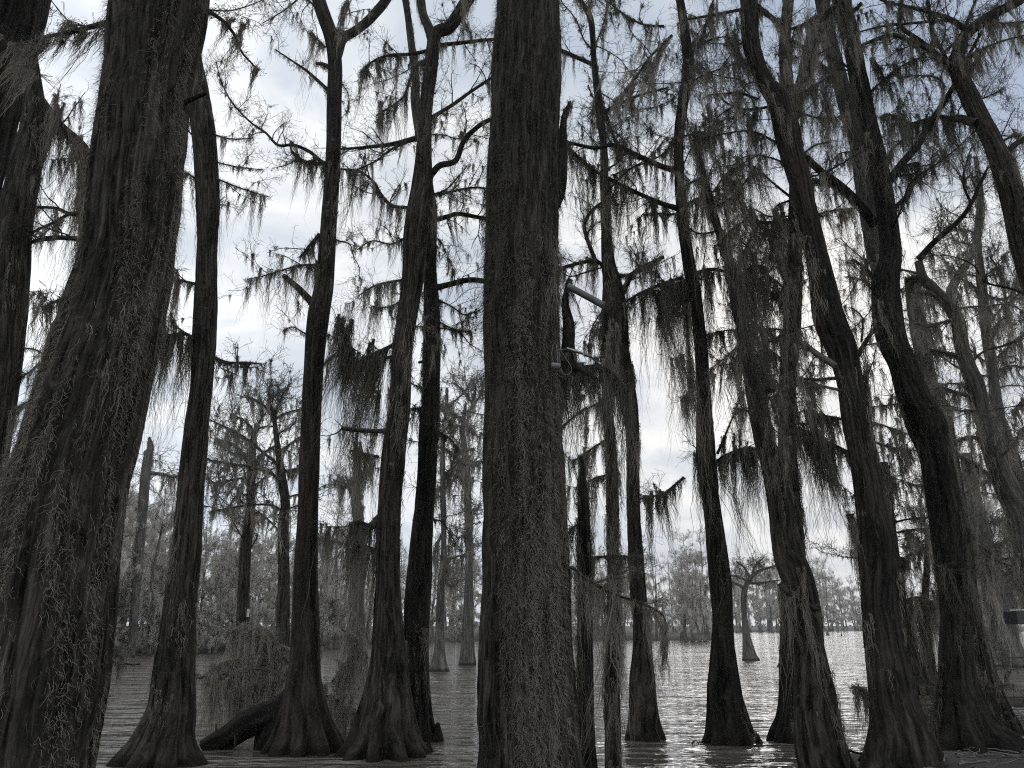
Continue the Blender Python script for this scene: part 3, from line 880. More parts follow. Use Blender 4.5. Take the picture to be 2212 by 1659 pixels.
tree('tall grey trunk with thin crooked top and dark foot in water, right of central giant',
     [[(1392, 1597, 40), (1390, 1550, 32), (1387, 1473, 27), (1387, 1373, 18), (1379, 1273, 17), (1368, 1106, 14), (1365, 930, 14), (1352, 840, 22), (1332, 760, 27), (1329, 680, 27), (1323, 615, 20), (1313, 553, 12), (1306, 420, 9), (1305, 333, 8), (1295, 233, 8), (1283, 133, 6), (1276, 43, 6), (1253, 0, 5), (1240, -30, 5)]],
     gy(1597), [
     (2, [(1610, 410), (1520, 370), (1440, 335), (1330, 290)], 15, 12, dict(m=8, ml=.5)),
     (2, [(1710, 720), (1830, 660), (1950, 610), (2110, 570)], 12, 6, dict(m=30, ml=.7)),
     (2, [(1650, 1700), (1580, 1500), (1590, 1410), (1660, 1330), (1790, 1250)], 14, 6, dict(m=22, ml=.6)),
     (2, [(1640, 300), (1690, 180), (1720, 60)], 5, 3, dict(m=10, ml=.6)),
     (2, [(1610, 360), (1650, 300), (1800, 380), (1900, 500), (2080, 600)], 4, 2, dict(m=6, ml=.5, tl=.9)),
     (2, [(1600, 560), (1640, 650), (1700, 760), (1760, 860)], 5, 4, dict(m=8, ml=.5)),
     (5, [(1730, 160), (1710, 100), (1640, 30), (1420, 80), (1330, 120)], 15, 9, dict(m=34, ml=.7)),
     (5, [(1830, 220), (1880, 130), (1960, 70), (2090, 5)], 20, 12, dict(m=22, ml=.8)),
     (5, [(1800, 120), (1860, 130), (1900, 125)], 10, 10, dict(m=3, tw=0)),
     (5, [(1890, 1000), (1910, 1100), (1915, 1250)], 9, 5, dict(m=30, ml=.9, tw=0, moss='moss_grey', name='peeling_strip')),
     (5, [(1760, 330), (1690, 360), (1620, 480), (1600, 620)], 6, 3, dict(m=18, ml=.7)),
     ], auto=(dict(n=12, lo=.4, hi=.97, length=2.2, rad=.022, moss=18, ml=.6, tl=1.0),), K=90, step=0.06, flute=.36, flute_h=.5, mats=MATS, cling=(330, .8), dY=-.8)

# ---- right half
tree('dark trunk with a flared black foot in open water, right of the moss-sheathed trunks',
     [[(1574, 1606, 54), (1572, 1580, 46), (1567, 1523, 40), (1564, 1473, 35), (1562, 1373, 24), (1554, 1240, 23), (1540, 1106, 18), (1525, 987, 20), (1519, 853, 16), (1514, 753, 14), (1500, 637, 14), (1485, 553, 13), (1473, 460, 11), (1468, 370, 10), (1466, 300, 10), (1476, 220, 11), (1486, 150, 11), (1480, 70, 10), (1468, 0, 9)]],
     gy(1604), [
     (2, [(2160, 1100), (2080, 1080), (1900, 1000), (1800, 950), (1740, 940), (1640, 960), (1500, 930), (1360, 900)], 20, 9, dict(m=40, ml=.6)),
     (2, [(1780, 935), (1740, 800), (1700, 700), (1660, 560)], 10, 5, dict(m=16, ml=.6)),
     (2, [(2160, 1345), (2080, 1320), (1940, 1260), (1800, 1190), (1650, 1110), (1530, 1010), (1380, 880)], 18, 7, dict(m=90, ml=.9, hv=1.2)),
     (2, [(2130, 240), (2000, 370), (1880, 540), (1760, 660)], 10, 4, dict(m=70, ml=.9, hv=1.3, moss='moss_grey', sway=(-.3, 0))),
     (2, [(2080, 170), (1960, 160), (1840, 100), (1740, 20)], 8, 4, dict(m=30, ml=.7)),
     (2, [(2150, 900), (2080, 1000), (1900, 1080), (1740, 1140)], 7, 3, dict(m=40, ml=.8)),
     (5, [(2200, 140), (2050, 190), (1900, 260), (1800, 340), (1650, 500)], 10, 4, dict(m=60, ml=1.0)),
     (5, [(2212, 170), (2120, 200), (2040, 260)], 12, 6, dict(m=130, ml=1.58, hv=1.5, moss='moss_dark', cap=2.5)),
     (5, [(2212, 1440), (2080, 1540), (1950, 1560)], 8, 4, dict(m=50, ml=1.0)),
     (3, [(10, 420), (60, 340), (130, 240), (180, 60), (200, 0)], 9, 5, dict(m=60, ml=.9, hv=1.2, tw=.4)),
     (3, [(20, 880), (140, 860), (260, 900)], 8, 4, dict(m=60, ml=.9)),
     (3, [(10, 1340), (90, 1290), (200, 1240), (290, 1120), (480, 1010)], 10, 4, dict(m=60, ml=1.0)),
     (6, [(70, 120), (160, 90), (240, 90), (330, 120), (430, 100)], 14, 6, dict(m=120, ml=1.5, hv=1.4, moss='moss_dark')),
     (6, [(40, 200), (30, 400), (50, 700), (60, 900)], 8, 3, dict(m=60, ml=1.2, tw=.2, moss='moss')),
     (6, [(230, 1270), (290, 1130), (400, 860)], 9, 4, dict(m=30, ml=.5, tw=.2)),
     (6, [(220, 1330), (300, 1280), (420, 1240), (540, 1260)], 9, 4, dict(m=120, ml=1.30, hv=1.3, cap=2)),
     (6, [(110, 1310), (140, 1280), (180, 1290)], 20, 20, dict(m=50, ml=1.3, tw=.4, name='moss_laden_limb')),
     ], auto=(dict(n=13, lo=.45, hi=.97, length=2.4, rad=.025, moss=23, ml=.8, tl=1.0),), K=110, step=0.06, flute=.55, flute_h=.45, mats=DARK, cling=(330, .9), heavy=1.1)

tree('straight dark trunk standing in water directly behind the curved double-bent trunk',
     [[(1707, 1600, 46), (1712, 1540, 34), (1716, 1406, 30), (1716, 1273, 27), (1706, 1106, 23), (1700, 900, 16), (1705, 790, 18), (1711, 687, 18), (1717, 553, 15), (1719, 430, 13), (1720, 334, 13)]],
     gy(1600), [
     (6, [(1080, 1280), (960, 1220), (820, 1150), (690, 1090), (600, 1040)], 16, 10, dict(m=190, ml=1.22, hv=1.4, moss='moss_dark', dy=.1, cap=2.2)),
     (6, [(1050, 1060), (900, 1030), (800, 1000), (740, 1020)], 9, 5, dict(m=120, ml=1.15, hv=1.3, moss='moss_dark', dy=.1, cap=2)),
     (6, [(670, 700), (600, 640), (500, 560), (430, 480)], 12, 6, dict(m=90, ml=1.1, moss='moss_dark')),
     (6, [(690, 300), (600, 260), (520, 220)], 12, 6, dict(m=70, ml=1.0)),
     (6, [(680, 480), (540, 470), (430, 490), (300, 480), (150, 510)], 6, 3, dict(m=50, ml=.7)),
     (3, [(700, 1420), (560, 1440), (440, 1430), (380, 1400)], 12, 5, dict(m=110, ml=1.0, moss='moss_dark')),
     (3, [(690, 1300), (600, 1350), (640, 1480)], 8, 4, dict(m=50, ml=.9)),
     (3, [(700, 1600), (620, 1560), (500, 1440)], 12, 6, dict(m=80, ml=1.0)),
     ], auto=(dict(n=10, lo=.4, hi=.97, length=2.4, rad=.025, moss=23, ml=.9, tl=1.0),), K=100, step=0.06, flute=.38, flute_h=.5, mats=DARK, cling=(360, .9), extend=0)

tree('curved left-leaning trunk with a bulge low down, its foot cut by the bottom edge',
     [[(1786, 1659, 58), (1772, 1606, 52), (1762, 1506, 44), (1748, 1406, 34), (1738, 1313, 32), (1722, 1250, 32), (1702, 1190, 31), (1690, 1106, 27), (1672, 1020, 23), (1652, 953, 21), (1640, 887, 20), (1620, 803, 14), (1607, 720, 13), (1592, 653, 14), (1581, 586, 12), (1560, 520, 9), (1538, 450, 8), (1520, 380, 7), (1503, 310, 6)]],
     gy(1672), [
     (6, [(470, 1050), (430, 1005), (330, 985)], 14, 6, dict(m=2, tw=0, name='stub')),
     (6, [(560, 850), (540, 780), (520, 640), (560, 540)], 26, 10, dict(m=60, ml=1.2, tw=.4, moss='moss_dark')),
     (6, [(380, 200), (480, 190), (600, 250), (680, 300)], 12, 5, dict(m=90, ml=1.3, moss='moss_dark')),
     (6, [(350, 170), (420, 90), (500, 60), (560, 90)], 12, 5, dict(m=100, ml=1.4, hv=1.2, moss='moss_dark')),
     (6, [(380, 560), (300, 640), (170, 740)], 7, 3, dict(m=34, ml=.7)),
     (6, [(400, 600), (330, 680), (320, 700)], 6, 3, dict(m=40, ml=1.1)),
     (3, [(130, 1150), (60, 1180), (-40, 1240)], 9, 5, dict(m=40, ml=.9)),
     (3, [(180, 1350), (320, 1280), (420, 1160), (470, 1080)], 9, 4, dict(m=80, ml=1.0)),
     (3, [(240, 1580), (330, 1480), (420, 1420)], 12, 5, dict(m=60, ml=.9)),
     (9, [(640, 480), (700, 540), (800, 600), (880, 640)], 14, 16, dict(m=70, ml=.9, tw=.2, dy=-.35, moss='moss', name='moss_draped_limb')),
     ], auto=(dict(n=10, lo=.45, hi=.99, length=2.0, rad=.022, moss=21, ml=.8, tl=1.0),), K=150, step=0.05, flute=.12, flute_h=.8, mats=MATS, cling=(420, .8), extend=0, dY=.8)

tree('stout leaning trunk with reddish bark at mid height and a three-way fork above',
     [[(1958, 1659, 84), (1948, 1590, 66), (1934, 1523, 52), (1915, 1423, 42), (1903, 1340, 38), (1896, 1240, 38), (1890, 1150, 36), (1876, 1053, 30), (1862, 970, 29), (1848, 887, 29), (1836, 820, 26), (1818, 753, 30), (1792, 687, 32), (1777, 620, 27), (1764, 553, 22), (1742, 460, 21), (1727, 390, 22), (1711, 334, 23), (1699, 280, 26), (1682, 215, 24), (1655, 180, 18), (1632, 130, 17), (1620, 70, 17), (1617, 0, 17)],
      [[(1704, 250, 17), (1700, 183, 14), (1695, 100, 12), (1704, 0, 11), (1710, -40, 10)], 12.3, .2],
      [[(1715, 250, 14), (1731, 183, 12), (1745, 110, 11), (1762, 40, 9)], 12.3, .3, 'broken']],
     12.2, [
     (3, [(390, 60), (290, 80), (130, 110), (0, 130)], 12, 7, dict(m=36, ml=.8)),
     (3, [(480, 640), (370, 600), (280, 605), (160, 615)], 8, 4, dict(m=18, ml=.8)),
     (3, [(600, 920), (480, 860), (380, 850), (200, 880), (60, 910)], 8, 3, dict(m=110, ml=1.0, moss='moss_dark')),
     (3, [(440, 440), (360, 340), (330, 210)], 9, 6, dict(m=90, ml=1.3, hv=1.3, moss='moss_dark')),
     (3, [(430, 560), (380, 520), (200, 480), (90, 410)], 5, 3, dict(m=6, tl=1.0)),
     (3, [(480, 40), (560, 100), (640, 160)], 18, 14, dict(m=36, ml=.8)),
     (3, [(860, 110), (780, 160), (700, 190)], 11, 9, dict(m=40, ml=.8)),
     (3, [(690, 560), (790, 520), (850, 330), (900, 160)], 14, 12, dict(m=110, ml=1.1, hv=1.2)),
     (3, [(740, 620), (850, 560), (960, 490)], 8, 4, dict(m=70, ml=1.1, moss='moss_dark')),
     (3, [(750, 720), (860, 760), (1000, 760), (1040, 740)], 7, 3, dict(m=50, ml=.9)),
     (3, [(780, 1000), (860, 940), (960, 920)], 7, 3, dict(m=2, tl=1.2)),
     (3, [(480, 700), (460, 760), (420, 800)], 8, 6, dict(m=60, ml=1.3, moss='moss_dark')),
     (3, [(820, 1400), (1000, 1360), (1130, 1350)], 6, 4, dict(m=40, ml=.8)),
     (6, [(980, 700), (880, 640), (780, 560)], 22, 15, dict(m=24, ml=.8, bark='bark_pale')),
     (6, [(990, 790), (860, 800), (760, 790)], 11, 6, dict(m=14, ml=.5)),
     (6, [(1000, 865), (880, 840), (750, 815)], 10, 7, dict(m=18, ml=1.0, bark='bark_pale', tw=.5)),
     (6, [(1120, 670), (1180, 570), (1250, 460)], 17, 12, dict(m=8, tw=.5)),
     (6, [(1160, 545), (1165, 400), (1090, 330)], 6, 4, dict(m=3, tw=.6)),
     (6, [(1190, 850), (1195, 760), (1200, 700)], 12, 4, dict(m=14, ml=.6, tw=.3, name='stub')),
     (9, [(1215, 1190), (1160, 1140), (1100, 1130)], 4, 3, dict(m=40, ml=.8, tw=.8, tl=.25, moss='moss_dark', dy=0)),
     (9, [(1090, 40), (1105, 90), (1115, 160)], 22, 14, dict(m=40, ml=.9, tw=0, dy=0, name='moss_laden_limb')),
     ], auto=(dict(n=10, lo=.5, hi=.97, length=2.2, rad=.022, moss=16, ml=.7, tl=1.0),), K=170, step=0.045, flute=.40, flute_h=.6, mats=RED, cling=(420, .7))

tree('dark forked trunk leaning left from the muddy bank at the lower right',
     [[(2090, 1612, 92), (2078, 1560, 62), (2070, 1500, 46), (2066, 1440, 35), (2062, 1306, 30), (2052, 1223, 32), (2042, 1106, 34), (2022, 987, 32), (2004, 920, 40), (1975, 860, 34), (1952, 790, 28), (1924, 720, 30), (1914, 620, 27), (1925, 553, 22), (1921, 500, 20), (1905, 400, 18), (1888, 317, 18), (1868, 234, 18), (1848, 133, 18), (1834, 67, 18), (1815, 0, 18)],
      [[(2022, 930, 26), (2004, 830, 20), (1990, 740, 17), (1978, 670, 17), (1970, 603, 15)], gy(1612) + .3, 0.1, 'broken'],
      [[(1918, 640, 16), (1888, 540, 17), (1866, 400, 17), (1851, 300, 17), (1831, 234, 17), (1811, 160, 16), (1791, 83, 15), (1775, 0, 14)], gy(1612) + .4, .2]],
     gy(1612), [
     (3, [(1340, 1170), (1420, 1060), (1530, 930), (1600, 800), (1700, 650), (1800, 480), (1870, 330), (1940, 200)], 26, 8, dict(m=24, ml=.6, tw=.6)),
     (3, [(970, 470), (870, 400), (760, 290), (700, 260)], 16, 10, dict(m=30, ml=.7)),
     (3, [(1220, 1420), (1130, 1310), (1060, 1240), (980, 1170), (900, 1110), (780, 1000)], 32, 22, dict(m=50, ml=.7, y0=.45, dy=-.6)),
     (3, [(1000, 1190), (940, 1185), (840, 1160)], 18, 9, dict(m=20, ml=.5, tw=.8, y0=-.1, dy=-.2)),
     (3, [(900, 160), (960, 60), (1100, 70), (1160, 20)], 20, 12, dict(m=160, ml=1.2, hv=1.5, moss='moss_dark', tw=.5)),
     (3, [(1220, 590), (1400, 440), (1560, 360)], 6, 3, dict(m=40, ml=.8)),
     (3, [(1230, 380), (1280, 450), (1320, 540)], 7, 4, dict(m=50, ml=.8)),
     (3, [(1320, 1050), (1360, 960), (1440, 910)], 8, 4, dict(m=12, ml=.6)),
     (3, [(1370, 1350), (1440, 1280), (1490, 1200), (1530, 1060), (1380, 1090)], 14, 6, dict(m=44, ml=.8)),
     (3, [(1550, 1658), (1640, 1560), (1800, 1420), (1880, 1300), (1920, 1200), (1980, 1080)], 20, 7, dict(m=14, ml=.5, y0=1.0)),
     (3, [(1870, 1310), (1820, 1200), (1830, 1090), (1870, 960)], 8, 4, dict(m=5, tl=1.0, y0=1.0)),
     (6, [(1620, 610), (1700, 630), (1780, 650)], 9, 6, dict(m=10, ml=.6)),
     (6, [(1250, 170), (1200, 90), (1100, 20)], 12, 8, dict(m=24, ml=.8)),
     (6, [(1540, 160), (1500, 140), (1450, 160)], 22, 14, dict(m=50, ml=.8, moss='moss_dark', tw=.4)),
     (6, [(1430, 940), (1380, 960), (1200, 980)], 5, 3, dict(m=26, ml=.7, tw=.8)),
     (6, [(1540, 930), (1520, 960), (1530, 1000)], 14, 10, dict(m=36, ml=.8, tw=.2, dy=-.5)),
     (9, [(1650, 300), (1640, 360), (1660, 430)], 14, 10, dict(m=30, ml=1.2, tw=.2, dy=-.3)),
     (9, [(1690, 950), (1670, 1060), (1640, 1280)], 14, 10, dict(m=70, ml=1.2, tw=.3, dy=-.1)),
     (9, [(1890, 1060), (2010, 1140), (2060, 1120), (2150, 1115)], 6, 4, dict(m=5, tw=.4, bark='bark_pale')),
     ], auto=(dict(n=10, lo=.4, hi=.97, length=2.4, rad=.025, moss=15, ml=.7, tl=1.0),), K=160, step=0.05, flute=.55, flute_h=.6, mats=DARK, cling=(460, .7), heavy=1.05)

tree('large trunk leaning in from the right edge, many-forked crown in the upper right corner',
     [[(2560, 1659, 80), (2450, 1240, 44), (2330, 850, 32), (2250, 653, 27), (2212, 534, 25), (2188, 434, 24), (2168, 367, 22), (2148, 317, 19), (2114, 250, 18), (2091, 200, 17), (2068, 147, 15), (2072, 110, 13), (2086, 75, 12), (2141, 33, 10), (2212, -5, 9)]],
     15.5, [
     (3, [(1760, 440), (1700, 400), (1600, 320), (1480, 270), (1380, 230), (1270, 250), (1150, 300)], 22, 9, dict(m=40, ml=.7)),
     (3, [(1740, 430), (1560, 280), (1410, 160), (1415, 0)], 16, 9, dict(m=60, ml=.7, tw=.5)),
     (3, [(1700, 370), (1690, 340), (1620, 210), (1590, 0)], 14, 10, dict(m=22, ml=.6)),
     (3, [(1840, 200), (1740, 130), (1600, 80), (1400, 30), (1280, 0)], 18, 6, dict(m=24, ml=.6)),
     (3, [(1740, 130), (1600, 140), (1300, 170), (1100, 220)], 12, 4, dict(m=20, ml=.6)),
     (3, [(1850, 200), (1800, 250), (1690, 340)], 12, 10, dict(m=8, ml=.5, tw=.3)),
     (3, [(1770, 420), (1800, 260), (1860, 100), (1900, 0)], 12, 7, dict(m=16, ml=.6)),
     (3, [(1840, 420), (1900, 340), (2060, 270), (2212, 230)], 8, 5, dict(m=60, ml=.8)),
     (3, [(1960, 120), (2060, 150), (2212, 140)], 8, 4, dict(m=50, ml=.8)),
     (3, [(2010, 90), (2010, 150), (2040, 20)], 6, 4, dict(m=40, ml=1.0)),
     (3, [(1880, 790), (1800, 765), (1740, 770), (1640, 760), (1430, 820)], 28, 9, dict(m=140, ml=0.94, hv=1.3, moss='moss_dark', cap=1.8)),
     (3, [(1480, 810), (1400, 760), (1320, 740), (1280, 760)], 8, 4, dict(m=70, ml=1.0, moss='moss_dark')),
     (3, [(2090, 1010), (2150, 940), (2230, 890)], 22, 18, dict(m=8, tw=.3)),
     (3, [(1830, 480), (1880, 420), (1940, 330)], 8, 4, dict(m=60, ml=1.1)),
     (3, [(1700, 560), (1640, 500), (1500, 490), (1400, 510)], 6, 3, dict(m=14, ml=.7, tl=1.0)),
     (3, [(2040, 920), (2080, 850), (2130, 740), (2160, 700)], 5, 2, dict(m=0, tl=1.0)),
     ], auto=(dict(n=13, lo=.3, hi=.97, length=2.6, rad=.025, moss=11, ml=.6, tl=1.1),), K=100, step=0.07, flute=.15, mats=MATS, cling=(260, .7))

tree('pale grey moss-covered trunk with a Y-shaped top, right of the black forked trunk',
     [[(2280, 1400, 46), (2226, 1200, 30), (2200, 1106, 26), (2175, 1053, 24), (2148, 987, 20), (2128, 920, 18), (2108, 837, 17), (2088, 787, 16), (2076, 737, 15), (2066, 687, 14), (2040, 650, 12), (2010, 618, 11), (1994, 600, 9), (1984, 565, 8)],
      [[(2052, 660, 11), (2056, 625, 10), (2074, 590, 8), (2098, 553, 7), (2120, 470, 5)], 20.0]],
     20.0, [
     (6, [(1700, 290), (1620, 250), (1560, 230), (1500, 240)], 14, 8, dict(m=30, ml=.5)),
     (6, [(1780, 400), (1640, 440), (1500, 440)], 10, 4, dict(m=90, ml=.7, moss='moss_grey')),
     (6, [(1880, 910), (1760, 880), (1640, 830)], 14, 7, dict(m=40, ml=.6)),
     (6, [(1900, 1000), (1780, 1000), (1650, 960)], 10, 5, dict(m=50, ml=.6)),
     (6, [(1780, 640), (1700, 620), (1620, 610)], 7, 4, dict(m=20, ml=.5)),
     (6, [(1990, 1420), (1860, 1330), (1740, 1260)], 14, 6, dict(m=60, ml=.6)),
     (6, [(1960, 1180), (1850, 1170), (1740, 1200)], 9, 4, dict(m=50, ml=.6)),
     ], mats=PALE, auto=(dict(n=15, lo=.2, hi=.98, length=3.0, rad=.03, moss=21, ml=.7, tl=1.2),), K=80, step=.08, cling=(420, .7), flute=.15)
tree('slender upright grey trunk with wavy limbs, beside the Y-topped pale trunk on the right',
     [[(2270, 1400, 30), (2215, 1120, 18), (2181, 970, 14), (2161, 920, 12), (2150, 853, 11), (2141, 787, 10), (2131, 720, 10), (2121, 620, 9), (2112, 520, 7), (2118, 420, 6), (2108, 340, 4)]],
     23.0, [
     (6, [(2000, 690), (2080, 620), (2212, 500)], 8, 5, dict(m=30, ml=.6)),
     (6, [(1990, 700), (1900, 640), (1830, 570)], 7, 4, dict(m=18, ml=.5)),
     (6, [(2060, 730), (2140, 710), (2212, 720)], 6, 4, dict(m=30, ml=.6)),
     (6, [(1930, 230), (1860, 180), (1760, 110), (1680, 0)], 9, 4, dict(m=30, ml=.5)),
     (6, [(1950, 240), (2040, 280), (2130, 250), (2180, 100)], 9, 5, dict(m=30, ml=.5)),
     (6, [(2100, 340), (2080, 200), (2040, 80), (1990, 0)], 10, 5, dict(m=30, ml=.5)),
     (6, [(2150, 1000), (2212, 930)], 10, 7, dict(m=30, ml=.6)),
     (6, [(1980, 520), (2040, 450), (2050, 380)], 6, 4, dict(m=20, ml=.5)),
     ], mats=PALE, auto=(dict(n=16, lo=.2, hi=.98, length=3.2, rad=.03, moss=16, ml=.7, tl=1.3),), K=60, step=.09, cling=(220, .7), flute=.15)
tree('thick pale mossy trunk behind the right end of the dock, hazy grey boughs around it',
     [[(2178, 1440, 44), (2168, 1390, 32), (2155, 1306, 26), (2141, 1240, 22), (2122, 1170, 20), (2108, 1106, 18), (2096, 1040, 14), (2086, 980, 10)]],
     gy(1440), [
     (9, [(1960, 130), (1860, 100), (1800, 110)], 10, 6, dict(m=40, ml=.5)),
     (9, [(1940, 250), (1850, 250), (1800, 220)], 10, 6, dict(m=40, ml=.5)),
     (9, [(2020, 400), (1930, 360), (1880, 350)], 8, 5, dict(m=50, ml=.6)),
     (9, [(2060, 480), (1990, 520), (1920, 530)], 10, 5, dict(m=110, ml=.8, hv=1.2)),
     (9, [(2060, 420), (2120, 390), (2190, 400)], 10, 5, dict(m=80, ml=.8)),
     (9, [(2040, 580), (2110, 560), (2160, 580)], 10, 5, dict(m=90, ml=.9, hv=1.2)),
     (9, [(2010, 240), (2080, 190), (2150, 130)], 8, 4, dict(m=40, ml=.5)),
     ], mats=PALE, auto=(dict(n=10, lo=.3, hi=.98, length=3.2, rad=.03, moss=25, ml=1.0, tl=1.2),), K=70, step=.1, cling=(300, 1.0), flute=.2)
tree('mossy buttressed trunk half hidden behind the stout reddish trunk, with moss-thatched side bough',
     [[(1962, 1497, 58), (1952, 1440, 40), (1940, 1373, 30), (1930, 1273, 22), (1924, 1190, 16), (1915, 1100, 14), (1905, 1000, 12)]],
     gy(1497), [
     (9, [(1380, 660), (1420, 590), (1530, 555), (1660, 600)], 12, 6, dict(m=170, ml=1.0, hv=1.4, tw=1.3, tl=.6, moss='moss')),
     (9, [(1390, 720), (1500, 660), (1640, 620)], 9, 5, dict(m=110, ml=.9, hv=1.3, moss='moss_dark')),
     (9, [(1390, 330), (1430, 310), (1425, 380), (1400, 420)], 20, 14, dict(m=30, ml=.4, tw=.2, name='burl')),
     (6, [(1270, 1400), (1340, 1420), (1390, 1500)], 9, 4, dict(m=50, ml=.6)),
     (6, [(1230, 1200), (1360, 1240), (1520, 1260)], 8, 3, dict(m=40, ml=.5)),
     (6, [(1240, 1080), (1340, 1110), (1480, 1160)], 7, 3, dict(m=40, ml=.5)),
     ], mats=MATS, auto=(dict(n=7, lo=.5, hi=.98, length=2.6, rad=.03, moss=21, ml=.9, tl=1.0),), K=80, step=.08, cling=(300, .7), flute=.45, flute_h=1.0)
tree('slim moss-clad snag with level branches, between the stout reddish trunk and dark forked trunk',
     [[(2010, 1484, 24), (2004, 1440, 16), (1998, 1340, 9), (2001, 1240, 6), (2003, 1180, 4)]],
     gy(1484), [
     (9, [(1590, 240), (1520, 250), (1440, 300)], 11, 6, dict(m=40, ml=.5)),
     (9, [(1590, 180), (1500, 210), (1430, 230)], 8, 4, dict(m=24, ml=.4)),
     (9, [(1600, 130), (1540, 110), (1420, 120)], 7, 3, dict(m=24, ml=.4)),
     ], mats=MATS, K=50, step=.1, cling=(90, .8), flute=.25, extend=0)
tree('dark tapering trunk with flared foot, just behind the right side of the forked trunk',
     [[(2128, 1486, 36), (2118, 1440, 24), (2104, 1373, 18), (2094, 1256, 13), (2082, 1140, 11), (2066, 1020, 9), (2050, 900, 7)]],
     gy(1486), [
     (9, [(1880, 300), (1960, 260), (2030, 200)], 8, 4, dict(m=30, ml=.5)),
     ], mats=DARK, K=60, step=.08, cling=(160, .7), flute=.25)
tree('low mossy buttress foot on the mud at the right, behind the black forked trunk',
     [[(2158, 1580, 46), (2140, 1520, 34), (2124, 1450, 24), (2108, 1370, 18), (2098, 1290, 14), (2090, 1180, 10)]],
     gy(1582), [], mats=MATS, K=90, step=.06, cling=(260, .6), flute=.25, extend=0)

# ---- lone trees standing in open water
tree('lone pale cypress with a cone-shaped foot in open water, left of the central giant',
     [[(947, 1450, 24), (948, 1432, 18), (950, 1390, 11), (952, 1273, 8), (958, 1223, 8), (959, 1173, 6), (958, 1106, 6), (956, 1000, 5), (960, 920, 4), (966, 850, 2.5)]],
     gy(1450), [
     (8, [(690, 330), (670, 440), (720, 480), (760, 440)], 10, 5, dict(m=14, ml=.3)),
     (8, [(660, 330), (700, 300), (790, 280), (860, 270)], 7, 4, dict(m=50, ml=.4)),
     (8, [(650, 150), (610, 230), (600, 330)], 9, 4, dict(m=60, ml=.5)),
     (5, [(640, 1500), (590, 1540), (560, 1600)], 8, 4, dict(m=50, ml=.5)),
     (5, [(660, 1240), (720, 1280), (800, 1350)], 8, 4, dict(m=40, ml=.4)),
     (5, [(650, 1400), (740, 1420), (820, 1480)], 8, 4, dict(m=40, ml=.4)),
     (5, [(660, 1000), (740, 1030), (880, 1160)], 9, 4, dict(m=36, ml=.35)),
     (5, [(680, 980), (780, 900), (830, 830)], 7, 4, dict(m=10, ml=.3)),
     ], mats=PALE, K=60, step=.12, cling=(120, .8), flute=.2, flute_h=.8, extend=0, tmul=.8)
tree('small flat-topped cypress alone in open water with an umbrella of bare limbs',
     [[(1622, 1427, 18), (1619, 1415, 14), (1612, 1370, 8), (1607, 1320, 6), (1607, 1282, 6), (1613, 1262, 5), (1622, 1248, 4)]],
     gy(1427), [
     (9, [(440, 430), (500, 380), (600, 350), (640, 340)], 12, 5, dict(m=8, ml=.15, tl=.35)),
     (9, [(430, 460), (500, 460), (630, 440)], 10, 4, dict(m=8, ml=.15, tl=.35)),
     (9, [(440, 430), (400, 360), (350, 320)], 9, 4, dict(m=8, ml=.15, tl=.35)),
     (9, [(400, 490), (340, 460), (310, 455)], 9, 5, dict(m=6, ml=.15, tl=.3)),
     (9, [(430, 450), (360, 420), (310, 410)], 8, 4, dict(m=6, ml=.15, tl=.3)),
     (9, [(450, 420), (470, 350), (520, 300)], 8, 4, dict(m=8, ml=.15, tl=.35)),
     ], mats=PALE, K=50, step=.12, cling=(20, .3), flute=.25, flute_h=.6, extend=0, twr=2.6)
# ---- middle distance left, behind the fallen crown
r, b, o = tree('mid-distance dark trunk with bushy bare top, left of the two behind the fallen treetop',
     [[(524, 1400, 18), (526, 1300, 13), (530, 1200, 12), (540, 1106, 10), (545, 1000, 7), (550, 940, 5)]], 34.0, [
     (4, [(1640, 1500), (1560, 1440), (1400, 1470), (1340, 1420)], 8, 4, dict(m=30, ml=.4)),
     (4, [(1640, 1350), (1700, 1280), (1790, 1220)], 8, 4, dict(m=30, ml=.4)),
     (4, [(1620, 1380), (1540, 1240), (1400, 1180)], 8, 4, dict(m=40, ml=.4)),
     (4, [(1650, 1150), (1600, 1080), (1500, 1020)], 8, 4, dict(m=24, ml=.4, tl=.6)),
     (4, [(1650, 1130), (1700, 1020), (1680, 900)], 8, 4, dict(m=14, ml=.3, tl=.6)),
     ], auto=(dict(n=9, lo=.45, hi=.99, length=3.0, rad=.035, moss=12, ml=.7, tl=1.3, tw=.55, lv=2),), mats=GREY, K=50, step=.1, cling=(70, .8), extend=0)
